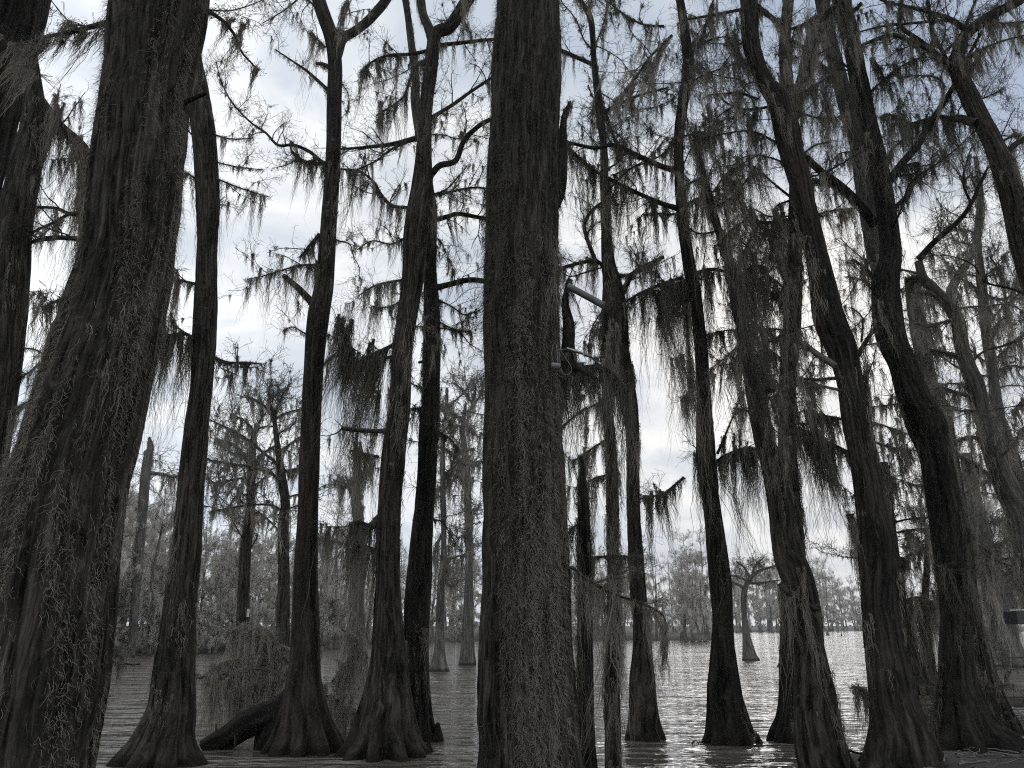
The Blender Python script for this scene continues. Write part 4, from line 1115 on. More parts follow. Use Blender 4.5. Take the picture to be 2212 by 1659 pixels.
r, b, o = tree('mid-distance reddish trunk with long arching limbs, right of the two behind the fallen treetop',
     [[(612, 1420, 18), (611, 1340, 14), (613, 1250, 12), (612, 1140, 11), (616, 1080, 10), (606, 1010, 8), (598, 950, 6), (592, 900, 4)]], 32.0, [
     (4, [(1830, 1480), (1790, 1350), (1700, 1270), (1560, 1160), (1360, 1060)], 12, 4, dict(m=44, ml=.35)),
     (4, [(1800, 1440), (1740, 1400), (1600, 1360), (1400, 1330), (1330, 1310)], 10, 4, dict(m=40, ml=.35)),
     (4, [(1800, 1260), (1850, 1240), (1940, 1170)], 8, 4, dict(m=24, ml=.35)),
     (4, [(1770, 1060), (1850, 1020), (1950, 990)], 9, 5, dict(m=10, ml=.3, tl=.6)),
     (4, [(1770, 1050), (1700, 960), (1580, 900)], 8, 4, dict(m=14, ml=.3, tl=.6, tw=1.5)),
     (4, [(1775, 1040), (1820, 920), (1880, 820)], 8, 4, dict(m=8, ml=.3, tl=.6, tw=1.5)),
     (4, [(1770, 1040), (1740, 900), (1760, 800)], 8, 4, dict(m=8, ml=.3, tl=.6, tw=1.5)),
     (4, [(1840, 1658), (1740, 1610), (1560, 1620), (1360, 1658)], 9, 4, dict(m=30, ml=.35)),
     (4, [(1840, 1400), (1900, 1380), (1960, 1370)], 7, 4, dict(m=20, ml=.35)),
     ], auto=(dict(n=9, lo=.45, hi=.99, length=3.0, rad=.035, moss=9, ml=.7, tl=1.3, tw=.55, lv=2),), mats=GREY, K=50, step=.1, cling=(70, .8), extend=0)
r, b, o = tree('pale mid-distance cypress with rounded twiggy crown just left of the central giant',
     [[(1010, 1392, 14), (1012, 1300, 10), (1014, 1200, 9), (1012, 1106, 8), (1008, 1010, 7), (1000, 930, 5), (1005, 880, 3)]], 48.0, [
     (5, [(850, 1130), (780, 1060), (700, 1000), (640, 970)], 10, 5, dict(m=24, ml=.25, tl=.5)),
     (5, [(850, 960), (800, 880), (730, 820)], 8, 4, dict(m=8, ml=.25, tl=.5, tw=1.5)),
     (5, [(850, 940), (870, 860), (850, 800)], 8, 4, dict(m=8, ml=.25, tl=.5, tw=1.5)),
     (5, [(850, 980), (900, 900), (920, 830)], 8, 4, dict(m=8, ml=.25, tl=.5, tw=1.5)),
     (5, [(850, 1250), (780, 1260), (700, 1300)], 8, 4, dict(m=30, ml=.3)),
     (5, [(850, 1450), (760, 1430), (660, 1500)], 8, 4, dict(m=30, ml=.3)),
     (5, [(840, 1360), (900, 1330), (960, 1380)], 8, 4, dict(m=30, ml=.3)),
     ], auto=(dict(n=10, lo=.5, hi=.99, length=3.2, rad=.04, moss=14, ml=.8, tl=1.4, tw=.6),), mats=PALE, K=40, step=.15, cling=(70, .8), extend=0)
r, b, o = tree('grey tattered-moss trunk between the smooth dark reddish trunk and the broad ribbed-foot cypress',
     [[(772, 1410, 20), (770, 1300, 15), (772, 1200, 13), (774, 1120, 12), (768, 1060, 9), (776, 990, 7)]], 30.0, [
     (5, [(130, 1620), (90, 1520), (30, 1430)], 8, 4, dict(m=36, ml=.5)),
     (5, [(110, 1480), (160, 1400), (210, 1350)], 8, 4, dict(m=44, ml=.5)),
     (5, [(120, 1560), (60, 1500), (0, 1490)], 8, 4, dict(m=44, ml=.5)),
     (7, [(2212, 200), (2120, 180), (2060, 165)], 8, 4, dict(m=44, ml=.6)),
     ], mats=PALE, K=50, step=.1, cling=(150, .9), extend=0)

# ------------------------------------------------------------------ water and land
def mat_water():
    m, t = new_mat('lake_water')
    pos = t.n('ShaderNodeNewGeometry').outputs['Position']
    def layer(sx, sy, sc, det, dist=0.0):
        mp = t.n('ShaderNodeMapping', i_Vector=pos)
        mp.inputs['Scale'].default_value = (sx, sy, 1)
        mp.inputs['Rotation'].default_value = (0, 0, 0.12)
        return t.n('ShaderNodeTexNoise', i_Vector=mp.outputs[0], i_Scale=sc, i_Detail=det, i_Roughness=0.5, i_Distortion=dist).outputs['Fac']
    a = layer(0.24, 0.95, 1.0, 2.0, 0.6)
    b = layer(0.55, 1.9, 1.5, 2.0, 0.6)
    d = layer(0.9, 2.0, 5.0, 1.0, 0.3)
    c = layer(0.10, 0.22, 0.6, 2.0)
    amp = t.math('MULTIPLY_ADD', c, 1.6, 0.2)
    h = t.math('ADD', a, t.math('MULTIPLY', b, t.math('MULTIPLY', amp, 0.42)))
    h = t.math('ADD', h, t.math('MULTIPLY', d, 0.06))
    bp = t.n('ShaderNodeBump', i_Strength=1.0, i_Distance=0.5, i_Height=h)
    ps = t.n('ShaderNodeBsdfPrincipled', i_Base_Color=(0.115, 0.100, 0.082, 1), i_Roughness=0.06, i_IOR=1.33, i_Normal=bp.outputs[0])
    t.n('ShaderNodeOutputMaterial', i_Surface=ps.outputs[0])
    return m


def mat_ground(name, a, b, scale=3.0, bump=0.6):
    m, t = new_mat(name)
    pos = t.n('ShaderNodeNewGeometry').outputs['Position']
    n = t.n('ShaderNodeTexNoise', i_Vector=pos, i_Scale=scale, i_Detail=8.0, i_Roughness=0.65)
    n2 = t.n('ShaderNodeTexNoise', i_Vector=pos, i_Scale=scale * 9, i_Detail=4.0)
    f = t.math('ADD', t.math('MULTIPLY', n.outputs['Fac'], 0.6), t.math('MULTIPLY', n2.outputs['Fac'], 0.4))
    col = t.ramp(f, [(0.38, a), (0.62, b)])
    bp = t.n('ShaderNodeBump', i_Strength=bump, i_Distance=0.05, i_Height=f)
    ps = t.n('ShaderNodeBsdfPrincipled', i_Base_Color=col, i_Roughness=0.85, i_Normal=bp.outputs[0])
    ps.inputs['Specular IOR Level'].default_value = 0.2
    t.n('ShaderNodeOutputMaterial', i_Surface=ps.outputs[0])
    return m


w = MB()
S = 2500.0
w.add([(-S, -S, 0), (S, -S, 0), (S, S, 0), (-S, S, 0)], [(0, 1, 2, 3)])
tag(w.build('lake_water', mat_water(), smooth=False), kind='structure')

# far land: strips that begin at the far shoreline and run to the horizon
shore = [(-900, 1470), (-300, 1445), (150, 1425), (300, 1417), (560, 1412), (800, 1400), (900, 1392), (1040, 1385), (1200, 1384), (1400, 1384), (1480, 1384), (1545, 1383), (1580, 1366), (1870, 1362), (2000, 1362), (2212, 1364), (2500, 1372), (3000, 1400)]
sp = []
for i in range(len(shore) - 1):
    (x0, y0), (x1, y1) = shore[i], shore[i + 1]
    for k in range(6):
        f = k / 6
        sp.append((x0 + (x1 - x0) * f, y0 + (y1 - y0) * f))
SH = np.array([P(x, y, gy(y)) for x, y in sp])
SH[:, 2] = 0
SH[:, :2] *= 1 + rng.normal(0, 0.012, (len(SH), 1))
rows = []
for f, z in ((0.995, -0.3), (1.0, 0.06), (1.05, 0.5), (1.3, 1.0), (3.0, 1.6), (14.0, 2.0)):
    r_ = SH.copy()
    r_[:, :2] *= f
    r_[:, 2] = z
    rows.append(r_)
w = MB()
g = np.array(rows)
w.add(g, grid_faces(1, len(rows), len(SH), closed=False)[:, ::-1])
tag(w.build('far_shore', mat_ground('far_soil', (0.03, 0.026, 0.02), (0.075, 0.066, 0.055), 0.5)), kind='structure')

# near muddy bank under and to the right of the viewer
nx, ny = 130, 110
xs = np.linspace(-9, 16, nx)
ys = np.linspace(-14, 17.5, ny)
X, Yg = np.meshgrid(xs, ys)
edge = 8.2 + 0.25 * np.sin(X * 1.1) + np.where(X > 3.2, np.minimum((X - 3.2) * 2.6, 7.0), 0) + np.where(X < -2, np.minimum((-2 - X) * 0.3, 1.2), 0)
dist = edge - Yg
Zg = np.clip(dist * 0.12, -0.5, 0.75)
rr1 = np.random.default_rng(3)
for sc, am in ((1.1, 0.10), (0.45, 0.06)):
    gg = rr1.random((60, 80))
    fx = (X + 12) / sc % 78
    fy = (Yg + 16) / sc % 58
    i0, j0 = fy.astype(int), fx.astype(int)
    a_, b_ = fy - i0, fx - j0
    Zg += am * ((gg[i0, j0] * (1 - a_) + gg[i0 + 1, j0] * a_) * (1 - b_) + (gg[i0, j0 + 1] * (1 - a_) + gg[i0 + 1, j0 + 1] * a_) * b_ - 0.5) * np.clip(dist + 0.5, 0, 1)
w = MB()
w.add(np.stack([X, Yg, Zg], -1), grid_faces(1, ny, nx, closed=False))
tag(w.build('muddy_bank', mat_ground('wet_mud', (0.006, 0.005, 0.004), (0.030, 0.025, 0.019), 4.0, 1.0)), kind='structure')


def bank_z(x, y):
    i = int(np.clip(np.searchsorted(ys, y), 0, ny - 1))
    j = int(np.clip(np.searchsorted(xs, x), 0, nx - 1))
    return float(Zg[i, j])


# ------------------------------------------------------------------ far woods: kinds built once, then copied one by one
def far_kind(h, lean, nl, moss, bare, seed, spread=1.0):
    global rng
    keep = rng
    rng = np.random.default_rng(seed)
    root = empty('cypress_tree', (0, 0, 0), 'pale far cypress', 'tree')
    pts = [np.array([0, 0, -0.4]), np.array([0, 0, 0.3]), np.array([0.05, 0, 1.6])]
    x = y = 0.0
    for k in range(1, 7):
        x += rng.normal(0, 0.18) + lean * h * 0.02
        y += rng.normal(0, 0.18)
        pts.append(np.array([x, y, h * (0.12 + 0.88 * k / 6)]))
    pts = np.array(pts)
    rad = np.concatenate([[0.5, 0.42, 0.22], np.linspace(0.18, 0.02, 6)]) * (h / 15) * rng.uniform(0.8, 1.2)
    mb = MB()
    sf = add_trunk(mb, pts, rad, K=10, step=0.4, ridge=0.02, lump=0.08, flute=0.15, flute_h=0.8)
    # limbs
    cr, mo = MB(), MB()
    L1, R1 = [], []
    m = len(sf.p)
    for k in range(nl):
        f = rng.uniform(0.22 if moss > 0.5 else 0.4, 0.98)
        i = int(f * (m - 1))
        a = rng.uniform(0, 6.283)
        L = h * rng.uniform(0.12, 0.26) * (1.25 - 0.7 * f) * spread
        dd = norm(np.array([math.cos(a), math.sin(a), rng.uniform(0.1, 0.8)]))
        p = [sf.p[i]]
        for s in range(5):
            dd = norm(dd + rng.normal(0, 0.25, 3) + np.array([0, 0, 0.02]))
            p.append(p[-1] + dd * L / 5)
        L1.append(p)
        R1.append(np.linspace(min(0.07, sf.r[i] * .6), 0.018, 6))
    L1, R1 = np.array(L1), np.array(R1)
    add_tubes(mb, L1, R1, 4)
    p2, r2 = spawn(L1, R1, 7, h * 0.085, R=5, up=0.2)
    r2 = np.maximum(r2, 0.016)
    add_tubes(cr, p2, r2, 3)
    p3, r3 = spawn(p2, r2, 5, h * 0.045, R=4, up=0.15)
    add_tubes(cr, p3, np.maximum(r3, 0.011), 3)
    if bare:
        p4, r4 = spawn(p3[::2], r3[::2], 3, h * 0.028, R=3, up=0.1)
        add_tubes(cr, p4, np.maximum(r4, 0.009), 3)
    nm = int(nl * 9 * moss)
    if nm:
        src = np.concatenate([L1.reshape(-1, 3), p2[:, 1:].reshape(-1, 3)])
        src = src[src[:, 2] < h * rng.uniform(0.8, 0.9)]
        an = src[rng.integers(0, len(src), nm)]
        wisps(mo, an, h * 0.085 * rng.uniform(0.4, 1.3, nm), k=9, w=0.055, spread=0.09, S=4, wander=0.10)
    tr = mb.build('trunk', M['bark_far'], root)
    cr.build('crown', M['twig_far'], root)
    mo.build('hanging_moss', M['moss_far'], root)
    rng = keep
    return root


KINDS = [far_kind(15, 0.1, 26, 1.6, False, 1), far_kind(17, -0.15, 30, 2.2, False, 2), far_kind(13, 0.3, 24, 2.6, False, 3),
         far_kind(16, 0.0, 34, 0.35, True, 4), far_kind(18, 0.1, 40, 0.6, True, 5, 1.2), far_kind(9, -0.2, 22, 3.4, False, 6, 1.3),
         far_kind(14, -.25, 30, 1.2, True, 7, 1.2)]
USED = [False] * len(KINDS)


def put_far(kind, x, y, z, s, label, group, rot=None):
    src = KINDS[kind]
    if not USED[kind]:
        USED[kind] = True
        c = src
    else:
        c = src.copy()
        C.objects.link(c)
        for ch in [q for q in bpy.data.objects if q.parent == src]:
            d = ch.copy()
            C.objects.link(d)
            d.parent = c
    c.location = (x, y, z)
    c.rotation_euler = (0, 0, rng.uniform(0, 6.283) if rot is None else rot)
    c.scale = (s * rng.uniform(0.85, 1.15), s * rng.uniform(0.85, 1.15), s)
    c['label'] = label
    c['category'] = 'tree'
    c['group'] = group
    return c


def shore_at(px, py):
    Y = gy(py)
    q = P(px, py, Y)
    return q[0], q[1]


FAR_L = 'pale moss-hung cypress in the grey wood on the near left shore'
FAR_M = 'grey bare cypress on the distant shore seen either side of the central giant'
FAR_R = 'small grey cypress in the far wood across the open water on the right'
FAR_E = 'pale cypress in the hazy wood beyond the dock at the right edge'
FAR_B = 'low moss-hung bush at the waterline of the far shore'
gb = 'mossy bushes along the far waterline'
gl, gm, gr, ge = 'cypresses of the left shore wood', 'cypresses of the distant middle shore', 'cypresses of the far right wood', 'cypresses beyond the dock'
# left shore, four ranks deep
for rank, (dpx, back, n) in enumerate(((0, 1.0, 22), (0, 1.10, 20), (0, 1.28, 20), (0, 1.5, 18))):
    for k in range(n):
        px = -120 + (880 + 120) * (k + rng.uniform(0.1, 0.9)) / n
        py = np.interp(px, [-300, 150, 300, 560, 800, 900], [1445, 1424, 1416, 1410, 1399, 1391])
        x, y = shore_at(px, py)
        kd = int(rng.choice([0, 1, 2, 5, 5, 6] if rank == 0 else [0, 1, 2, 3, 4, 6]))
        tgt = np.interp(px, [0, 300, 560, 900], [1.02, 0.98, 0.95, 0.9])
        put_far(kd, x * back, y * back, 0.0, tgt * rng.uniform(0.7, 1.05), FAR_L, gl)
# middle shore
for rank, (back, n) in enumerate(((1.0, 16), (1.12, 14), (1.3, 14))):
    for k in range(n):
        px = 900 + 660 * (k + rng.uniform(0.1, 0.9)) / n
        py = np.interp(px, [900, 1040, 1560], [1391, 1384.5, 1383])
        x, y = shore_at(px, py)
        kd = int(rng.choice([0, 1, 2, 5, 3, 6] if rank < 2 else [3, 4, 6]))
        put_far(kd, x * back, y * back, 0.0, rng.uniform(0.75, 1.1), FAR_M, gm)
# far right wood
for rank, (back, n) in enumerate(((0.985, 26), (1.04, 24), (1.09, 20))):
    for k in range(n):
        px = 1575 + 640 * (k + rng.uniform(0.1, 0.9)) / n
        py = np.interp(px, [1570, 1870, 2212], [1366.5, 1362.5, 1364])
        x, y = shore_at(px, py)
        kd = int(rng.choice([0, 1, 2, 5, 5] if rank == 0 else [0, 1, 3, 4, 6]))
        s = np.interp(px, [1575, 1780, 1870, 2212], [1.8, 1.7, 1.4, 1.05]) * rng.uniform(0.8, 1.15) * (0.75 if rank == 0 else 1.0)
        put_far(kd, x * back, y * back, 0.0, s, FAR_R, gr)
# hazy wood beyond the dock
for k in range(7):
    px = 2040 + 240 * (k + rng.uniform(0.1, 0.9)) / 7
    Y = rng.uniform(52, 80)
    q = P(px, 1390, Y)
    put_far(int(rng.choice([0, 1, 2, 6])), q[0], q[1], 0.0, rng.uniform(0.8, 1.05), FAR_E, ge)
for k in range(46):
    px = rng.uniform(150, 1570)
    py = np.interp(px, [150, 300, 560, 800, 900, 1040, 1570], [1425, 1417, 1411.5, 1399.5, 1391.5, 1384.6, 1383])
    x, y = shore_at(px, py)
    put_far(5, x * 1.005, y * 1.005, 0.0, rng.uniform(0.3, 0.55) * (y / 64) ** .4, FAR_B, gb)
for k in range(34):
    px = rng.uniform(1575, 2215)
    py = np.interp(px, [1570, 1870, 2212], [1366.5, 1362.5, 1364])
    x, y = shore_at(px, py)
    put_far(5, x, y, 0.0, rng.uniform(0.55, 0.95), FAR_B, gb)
# the tight stand and stump in the open water
for px, py, s in ((1482, 1386, .8), (1497, 1386, .95), (1512, 1387, 1.0), (1524, 1387, .8)):
    x, y = shore_at(px, py)
    put_far(int(rng.choice([1, 2])), x, y, 0, s * .9, 'slim cypress of the tight stand in open water left of the flat-topped tree', 'tight stand of cypresses in open water')
x, y = shore_at(1818, 1374)
put_far(5, x, y, 0, .55, 'tiny lone cypress in open water before the far right wood', 'lone cypresses')

# ------------------------------------------------------------------ fallen mossy crown, root arch, knees, twigs
def limb_thing(name, label, cat, items, Y, mats, moss_mat=None):
    """a thing made of limbs given in picture coordinates at depth Y"""
    first = items[0]
    d0 = Zp(first[0], first[1])[0]
    b = P(d0[0], d0[1], Y)
    root = empty(name, b, label, cat)
    for lb in items:
        zone, pts, h0, h1 = lb[:4]
        opt = lb[4] if len(lb) > 4 else {}
        dd = Zp(zone, pts)
        n = len(dd)
        dep = opt.get('dy', 0.0)
        pp = np.array([P(x, y, Y + opt.get('y0', 0) + dep * i / (n - 1)) for i, (x, y) in enumerate(dd)])
        rr = np.array([(h0 + (h1 - h0) * i / (n - 1)) * Z3 * mpp(dd[i][1], Y) for i in range(n)])
        mm = dict(mats)
        if 'moss' in opt: mm['moss'] = M[opt['moss']]
        if 'bark' in opt: mm['bark'] = M[opt['bark']]
        grow_limb(root, b, pp, rr, mm, moss_n=opt.get('m', 8), moss_len=opt.get('ml', .5) * Y / 14, tw=opt.get('tw', .5), tlen=opt.get('tl', .5), name=opt.get('name', 'limb'), heavy=opt.get('hv', 1.0), twr=Y / 15, lump=opt.get('lump', 0.10), ridge=opt.get('ridge'))
    return root


Yf = gy(1600) + 1.0
limb_thing('fallen_treetop', 'fallen treetop thatched with grey moss over the water beside the dark reddish trunk', 'fallen branch', [
    (7, [(1850, 1090), (1760, 1030), (1640, 1010), (1500, 1030), (1400, 1060), (1260, 1075)], 16, 6, dict(m=97, ml=1.3, hv=1.4, tw=1, tl=.6, bark='bark_pale')),
    (7, [(1880, 900), (1800, 860), (1720, 760), (1620, 770), (1530, 840)], 13, 6, dict(m=97, ml=1.6, hv=1.4, tw=.8, dy=.6, bark='bark_pale')),
    (7, [(1760, 870), (1720, 790), (1660, 720), (1560, 740), (1510, 860)], 10, 5, dict(m=90, ml=1.6, hv=1.4, dy=1.0, bark='bark_pale')),
    (7, [(1690, 940), (1600, 950), (1480, 960), (1370, 1010), (1290, 1090)], 8, 4, dict(m=82, ml=1.4, hv=1.3, dy=.8, bark='bark_pale')),
    (7, [(1820, 1100), (1700, 1110), (1580, 1120), (1450, 1170)], 8, 4, dict(m=52, ml=1.0, dy=-.3, bark='bark_pale')),
    (7, [(1860, 980), (1820, 920), (1760, 900)], 12, 8, dict(m=37, ml=1.2, dy=.3)),
    (7, [(1980, 1250), (2100, 1190), (2200, 1230)], 8, 5, dict(m=67, ml=1.4, hv=1.3, dy=-1.0)),
    (7, [(2080, 880), (2040, 900), (1990, 1050), (1950, 1200)], 8, 5, dict(m=82, ml=1.2, hv=1.4, dy=-.6, tw=.4)),
    (8, [(0, 760), (60, 790), (100, 830), (180, 950)], 6, 3, dict(m=45, ml=1.2, bark='bark_pale')),
    (8, [(-60, 1100), (20, 1000), (80, 930)], 7, 4, dict(m=75, ml=1.5, hv=1.4)),
    (8, [(-60, 1300), (40, 1260), (120, 1300)], 7, 4, dict(m=67, ml=1.0, hv=1.3, dy=-.6)),
], Yf, {'bark': M['bark'], 'twig': M['twig_pale'], 'moss': M['moss_grey']})
limb_thing('fallen_log', 'black arched log slanting into the water below the mossy fallen treetop', 'log', [
    (7, [(1990, 1130), (1900, 1240), (1800, 1310), (1690, 1345), (1570, 1400), (1470, 1470), (1330, 1550)], 100, 52, dict(m=14, ml=.4, tw=0, bark='black', lump=.3, ridge=.05)),
    (7, [(1800, 1290), (1770, 1400), (1730, 1500), (1690, 1600)], 62, 50, dict(m=0, tw=0, bark='black', name='root', lump=.35, ridge=.06)),  # root masses here part real, part added to blacken the shaded, wet buttress
    (7, [(1860, 1230), (1880, 1400), (1890, 1600)], 90, 150, dict(m=14, ml=.4, tw=0, bark='black', name='root', lump=.35, ridge=.06)),
    (7, [(2060, 1330), (2130, 1480), (2180, 1610)], 70, 80, dict(m=14, ml=.4, tw=0, bark='black', name='root', lump=.35, ridge=.06)),  # extra black root added to darken the shadowed foot of the reddish trunk
    (7, [(1655, 1540), (1660, 1470), (1668, 1400)], 14, 6, dict(m=0, tw=0, bark='black', name='root', lump=.35, ridge=.06)),
    (7, [(1420, 1470), (1400, 1420), (1400, 1370)], 7, 3, dict(m=0, tw=0, bark='black', name='stub')),
    (7, [(1410, 1450), (1440, 1400)], 6, 3, dict(m=0, tw=0, bark='black', name='stub')),
], gy(1612) - .4, DARK)
limb_thing('drooping_branch', 'thin bare branch tips with moss poking out right of the leaning left giant', 'branch', [
    (7, [(600, 980), (680, 965), (760, 975), (860, 990), (910, 985)], 8, 3, dict(m=24, ml=.5, tw=1.0, tl=.3)),
    (7, [(600, 800), (680, 768), (760, 750), (860, 740)], 6, 2, dict(m=3, ml=.2, tw=.4, tl=.3, bark='bark_pale')),
    (7, [(600, 700), (720, 630), (840, 605)], 4, 2, dict(m=0, ml=.2, tw=.2, tl=.3, bark='black')),
    (7, [(700, 780), (760, 720), (805, 680)], 5, 2, dict(m=0, ml=.2, tw=.4, tl=.2, bark='bark_pale')),
], 9.0, MATS)


def knee(px, py, h, w_, label, group=None, mat='bark', Y=None, lean=0.0):
    Y = Y or gy(py)
    q = P(px, py, Y)
    root = empty('cypress_knee', (q[0], q[1], 0), label, 'stump', group)
    mb = MB()
    s = mpp(py, Y)
    pts = np.array([[0, 0, -0.3], [0, 0, 0.0], [lean * h * s * .5, 0.02, h * s * 0.5], [lean * h * s, 0.02, h * s]]) + np.array([q[0], q[1], 0])
    add_trunk(mb, pts, np.array([w_ * 1.3, w_, w_ * .6, w_ * .2]) * s, K=24, step=0.03, ridge=0.02, lump=.25, flute=.3, flute_h=.2)
    mb.build('stump', M[mat], root, (q[0], q[1], 0))


knee(1867, 1640, 42, 14, 'ragged black stump in the shallows at the left foot of the stout reddish trunk', mat='black', Y=12.6)
knee(1640, 1606, 18, 7, 'small dark knee beside the flared black foot of the straight trunk', mat='black')
knee(1690, 1440, 34, 10, 'pointed dark snag leaning out left of the curved trunk at the waterline', mat='bark_dark', lean=.5)
knee(945, 1600, 36, 16, 'knobbly dark knee at the foot of the narrower twin trunk', mat='black')
knee(925, 1625, 22, 12, 'low rounded knee right of the ribbed foot of the broad cypress', mat='bark_dark')
knee(1023, 1570, 30, 10, 'dark root knob at the left base of the central giant', mat='black', Y=10.8)
knee(295, 1652, 22, 26, 'squat knuckled knee at the left of the wide fluted foot', mat='bark_dark')
knee(1788, 1373, 10, 4, 'tiny post-like stump in the open water far right', mat='bark_pale')

limb_thing('floating_twigs', 'little raft of floating twigs left of the flared black foot', 'twigs', [
    (9, [(60, 1500), (90, 1480), (110, 1520)], 5, 2, dict(m=0, tw=2.0, tl=.12, bark='black', name='twig')),
    (9, [(80, 1530), (110, 1545)], 6, 3, dict(m=0, tw=1.0, tl=.10, bark='black', name='twig'))], gy(1608), DARK)
limb_thing('root_spur', 'slender black root slanting into the water on the right of the flared black foot', 'root', [
    (9, [(380, 1230), (420, 1350), (450, 1420), (490, 1470), (500, 1490)], 16, 10, dict(m=5, ml=.2, tw=0, bark='black', lump=.25, name='root'))], gy(1606) - .4, DARK)
limb_thing('driftwood', 'small tangle of drowned black branches in the shallows left of the stout leaning trunk', 'driftwood', [
    (9, [(1080, 1545), (1130, 1560), (1200, 1570), (1230, 1530)], 8, 4, dict(m=0, tw=.6, tl=.2, bark='black')),
    (9, [(1150, 1620), (1180, 1570), (1210, 1520)], 14, 8, dict(m=0, tw=.3, tl=.15, bark='black', lump=.3)),
    (9, [(1060, 1540), (1090, 1590), (1100, 1640)], 4, 2, dict(m=0, tw=.6, tl=.15, bark='black'))], 12.7, DARK)

# thin marker pole in open water
x, y = shore_at(1702, 1385)
pole = MB()
add_trunk(pole, np.array([[x, y, -1.0], [x, y, 0.6], [x + .05, y, 2.6]]), np.array([.06, .055, .05]), K=8, step=.3, ridge=0.004, lump=.05)
tag(pole.build('marker_pole', M['bark_pale']), 'thin pale pole standing upright in the open water beside the curved trunk', 'pole')

# moss-hung rope of the small white board on the mid-distance trunk
def box_mb(mb, c, h, rotz=0.0, bev=0.0, tilt=None):
    import itertools
    import mathutils
    R = mathutils.Matrix.Rotation(rotz, 3, 'Z') if tilt is None else tilt
    hx, hy, hz = h
    b = min(bev, hx * .4, hy * .4, hz * .4)
    bmx = __import__('bmesh').new()
    import bmesh
    bmesh.ops.create_cube(bmx, size=2.0)
    for v in bmx.verts:
        v.co = Vector((v.co.x * hx, v.co.y * hy, v.co.z * hz))
    if b > 0:
        bmesh.ops.bevel(bmx, geom=list(bmx.edges) + list(bmx.verts), offset=b, segments=2, affect='EDGES', profile=.5)
    bmesh.ops.triangulate(bmx, faces=[f for f in bmx.faces if len(f.verts) > 4])
    bmx.verts.index_update()
    vs = np.array([tuple(R @ v.co + Vector(tuple(c))) for v in bmx.verts])
    qs = []
    for f in bmx.faces:
        ix = [v.index for v in f.verts]
        qs.append(ix if len(ix) == 4 else ix + [ix[-1]])
    bmx.free()
    mb.add(vs, qs)


M['white'] = mat_plain('weathered_white', (0.40, 0.395, 0.37), .6, noise=.3)
M['grey_plastic'] = mat_plain('grey_plastic', (0.13, 0.13, 0.125), .55, noise=.35, scale=40)
M['black_plastic'] = mat_plain('black_plastic', (0.012, 0.012, 0.013), .35)
M['wire'] = mat_plain('pale_wire', (0.14, 0.135, 0.12), .6)
M['dock'] = mat_plain('weathered_planks', (0.075, 0.066, 0.055), .85, scale=8, noise=.4, spec=.2)
M['pipe'] = mat_plain('grey_pipe', (0.075, 0.071, 0.064), .55, noise=.3, scale=6)

b = MB()
box_mb(b, P(536, 1324, 33.2), (.055, .012, .16), bev=.006)
sb = b.build('notice_board', M['white'], smooth=False)
tag(sb, 'tiny blank white board fixed on a mid-distance trunk above the fallen treetop', 'sign')

# grey pipe end, bracket lamp on the central giant
Yg_ = 9.75
t0, t1 = P(*Zp(5, [(1470, 195)])[0], Yg_), P(*Zp(5, [(1690, 315)])[0], Yg_ - .15)
root = empty('grey_pipe', t0, 'smooth grey length of pipe slanting out of the black snag beside the central giant', 'pipe')
pb = MB()
rp = 22 * Z3 * mpp(640, Yg_)
ax = norm(t1 - t0)
add_tubes(pb, np.array([[t0 + ax * s for s in np.linspace(0, np.linalg.norm(t1 - t0), 6)]]), np.full((1, 6), rp), 24)
pb.build('pipe_body', M['pipe'], root, t0)
cb = MB()
add_tubes(cb, np.array([[t1 - ax * .005, t1 + ax * .0, t1 + ax * .022, t1 + ax * .026, t1 + ax * .027]]), np.array([[rp * 1.04, rp * 1.06, rp * 1.06, rp * .9, .001]]), 24)
cb.build('end_cap', M['pipe'], root, t0)

c0, c1, c2 = [P(*q, Yg_ - .2) for q in Zp(5, [(1460, 600), (1570, 632), (1620, 652)])]
root = empty('solar_bracket', c0, 'thin white angled bar bracketed to the right side of the central giant', 'bracket')
ax = Vector(tuple(c1 - c0)).normalized()
tilt = ax.to_track_quat('X', 'Z').to_matrix()
bb = MB()
box_mb(bb, (c0 + c1) / 2, (float(np.linalg.norm(c1 - c0)) / 2, .035, .010), tilt=tilt, bev=.003)
bb.build('panel', M['white'], root, c0, smooth=False)
bb = MB()
box_mb(bb, (c1 + c2) / 2 + np.array([0.002, 0, -.004]), (float(np.linalg.norm(c2 - c1)) / 2 * .96, .030, .014), tilt=tilt, bev=.003)
bb.build('housing', M['grey_plastic'], root, c0, smooth=False)
arm = [P(*q, Yg_ - .2) for q in Zp(5, [(1615, 650), (1650, 685), (1695, 720)])]
ab = MB()
add_trunk(ab, np.array(arm), np.array([.014, .012, .010]), K=8, step=.03, ridge=0, lump=.02)
ab.build('arm', M['black_plastic'], root, c0)
arm = [P(*q, Yg_ - .2) for q in Zp(5, [(1395, 612), (1430, 605), (1462, 603)])]
ab = MB()
add_trunk(ab, np.array(arm), np.array([.006, .006, .006]), K=8, step=.03, ridge=0, lump=.02)
ab.build('strap', M['wire'], root, c0)

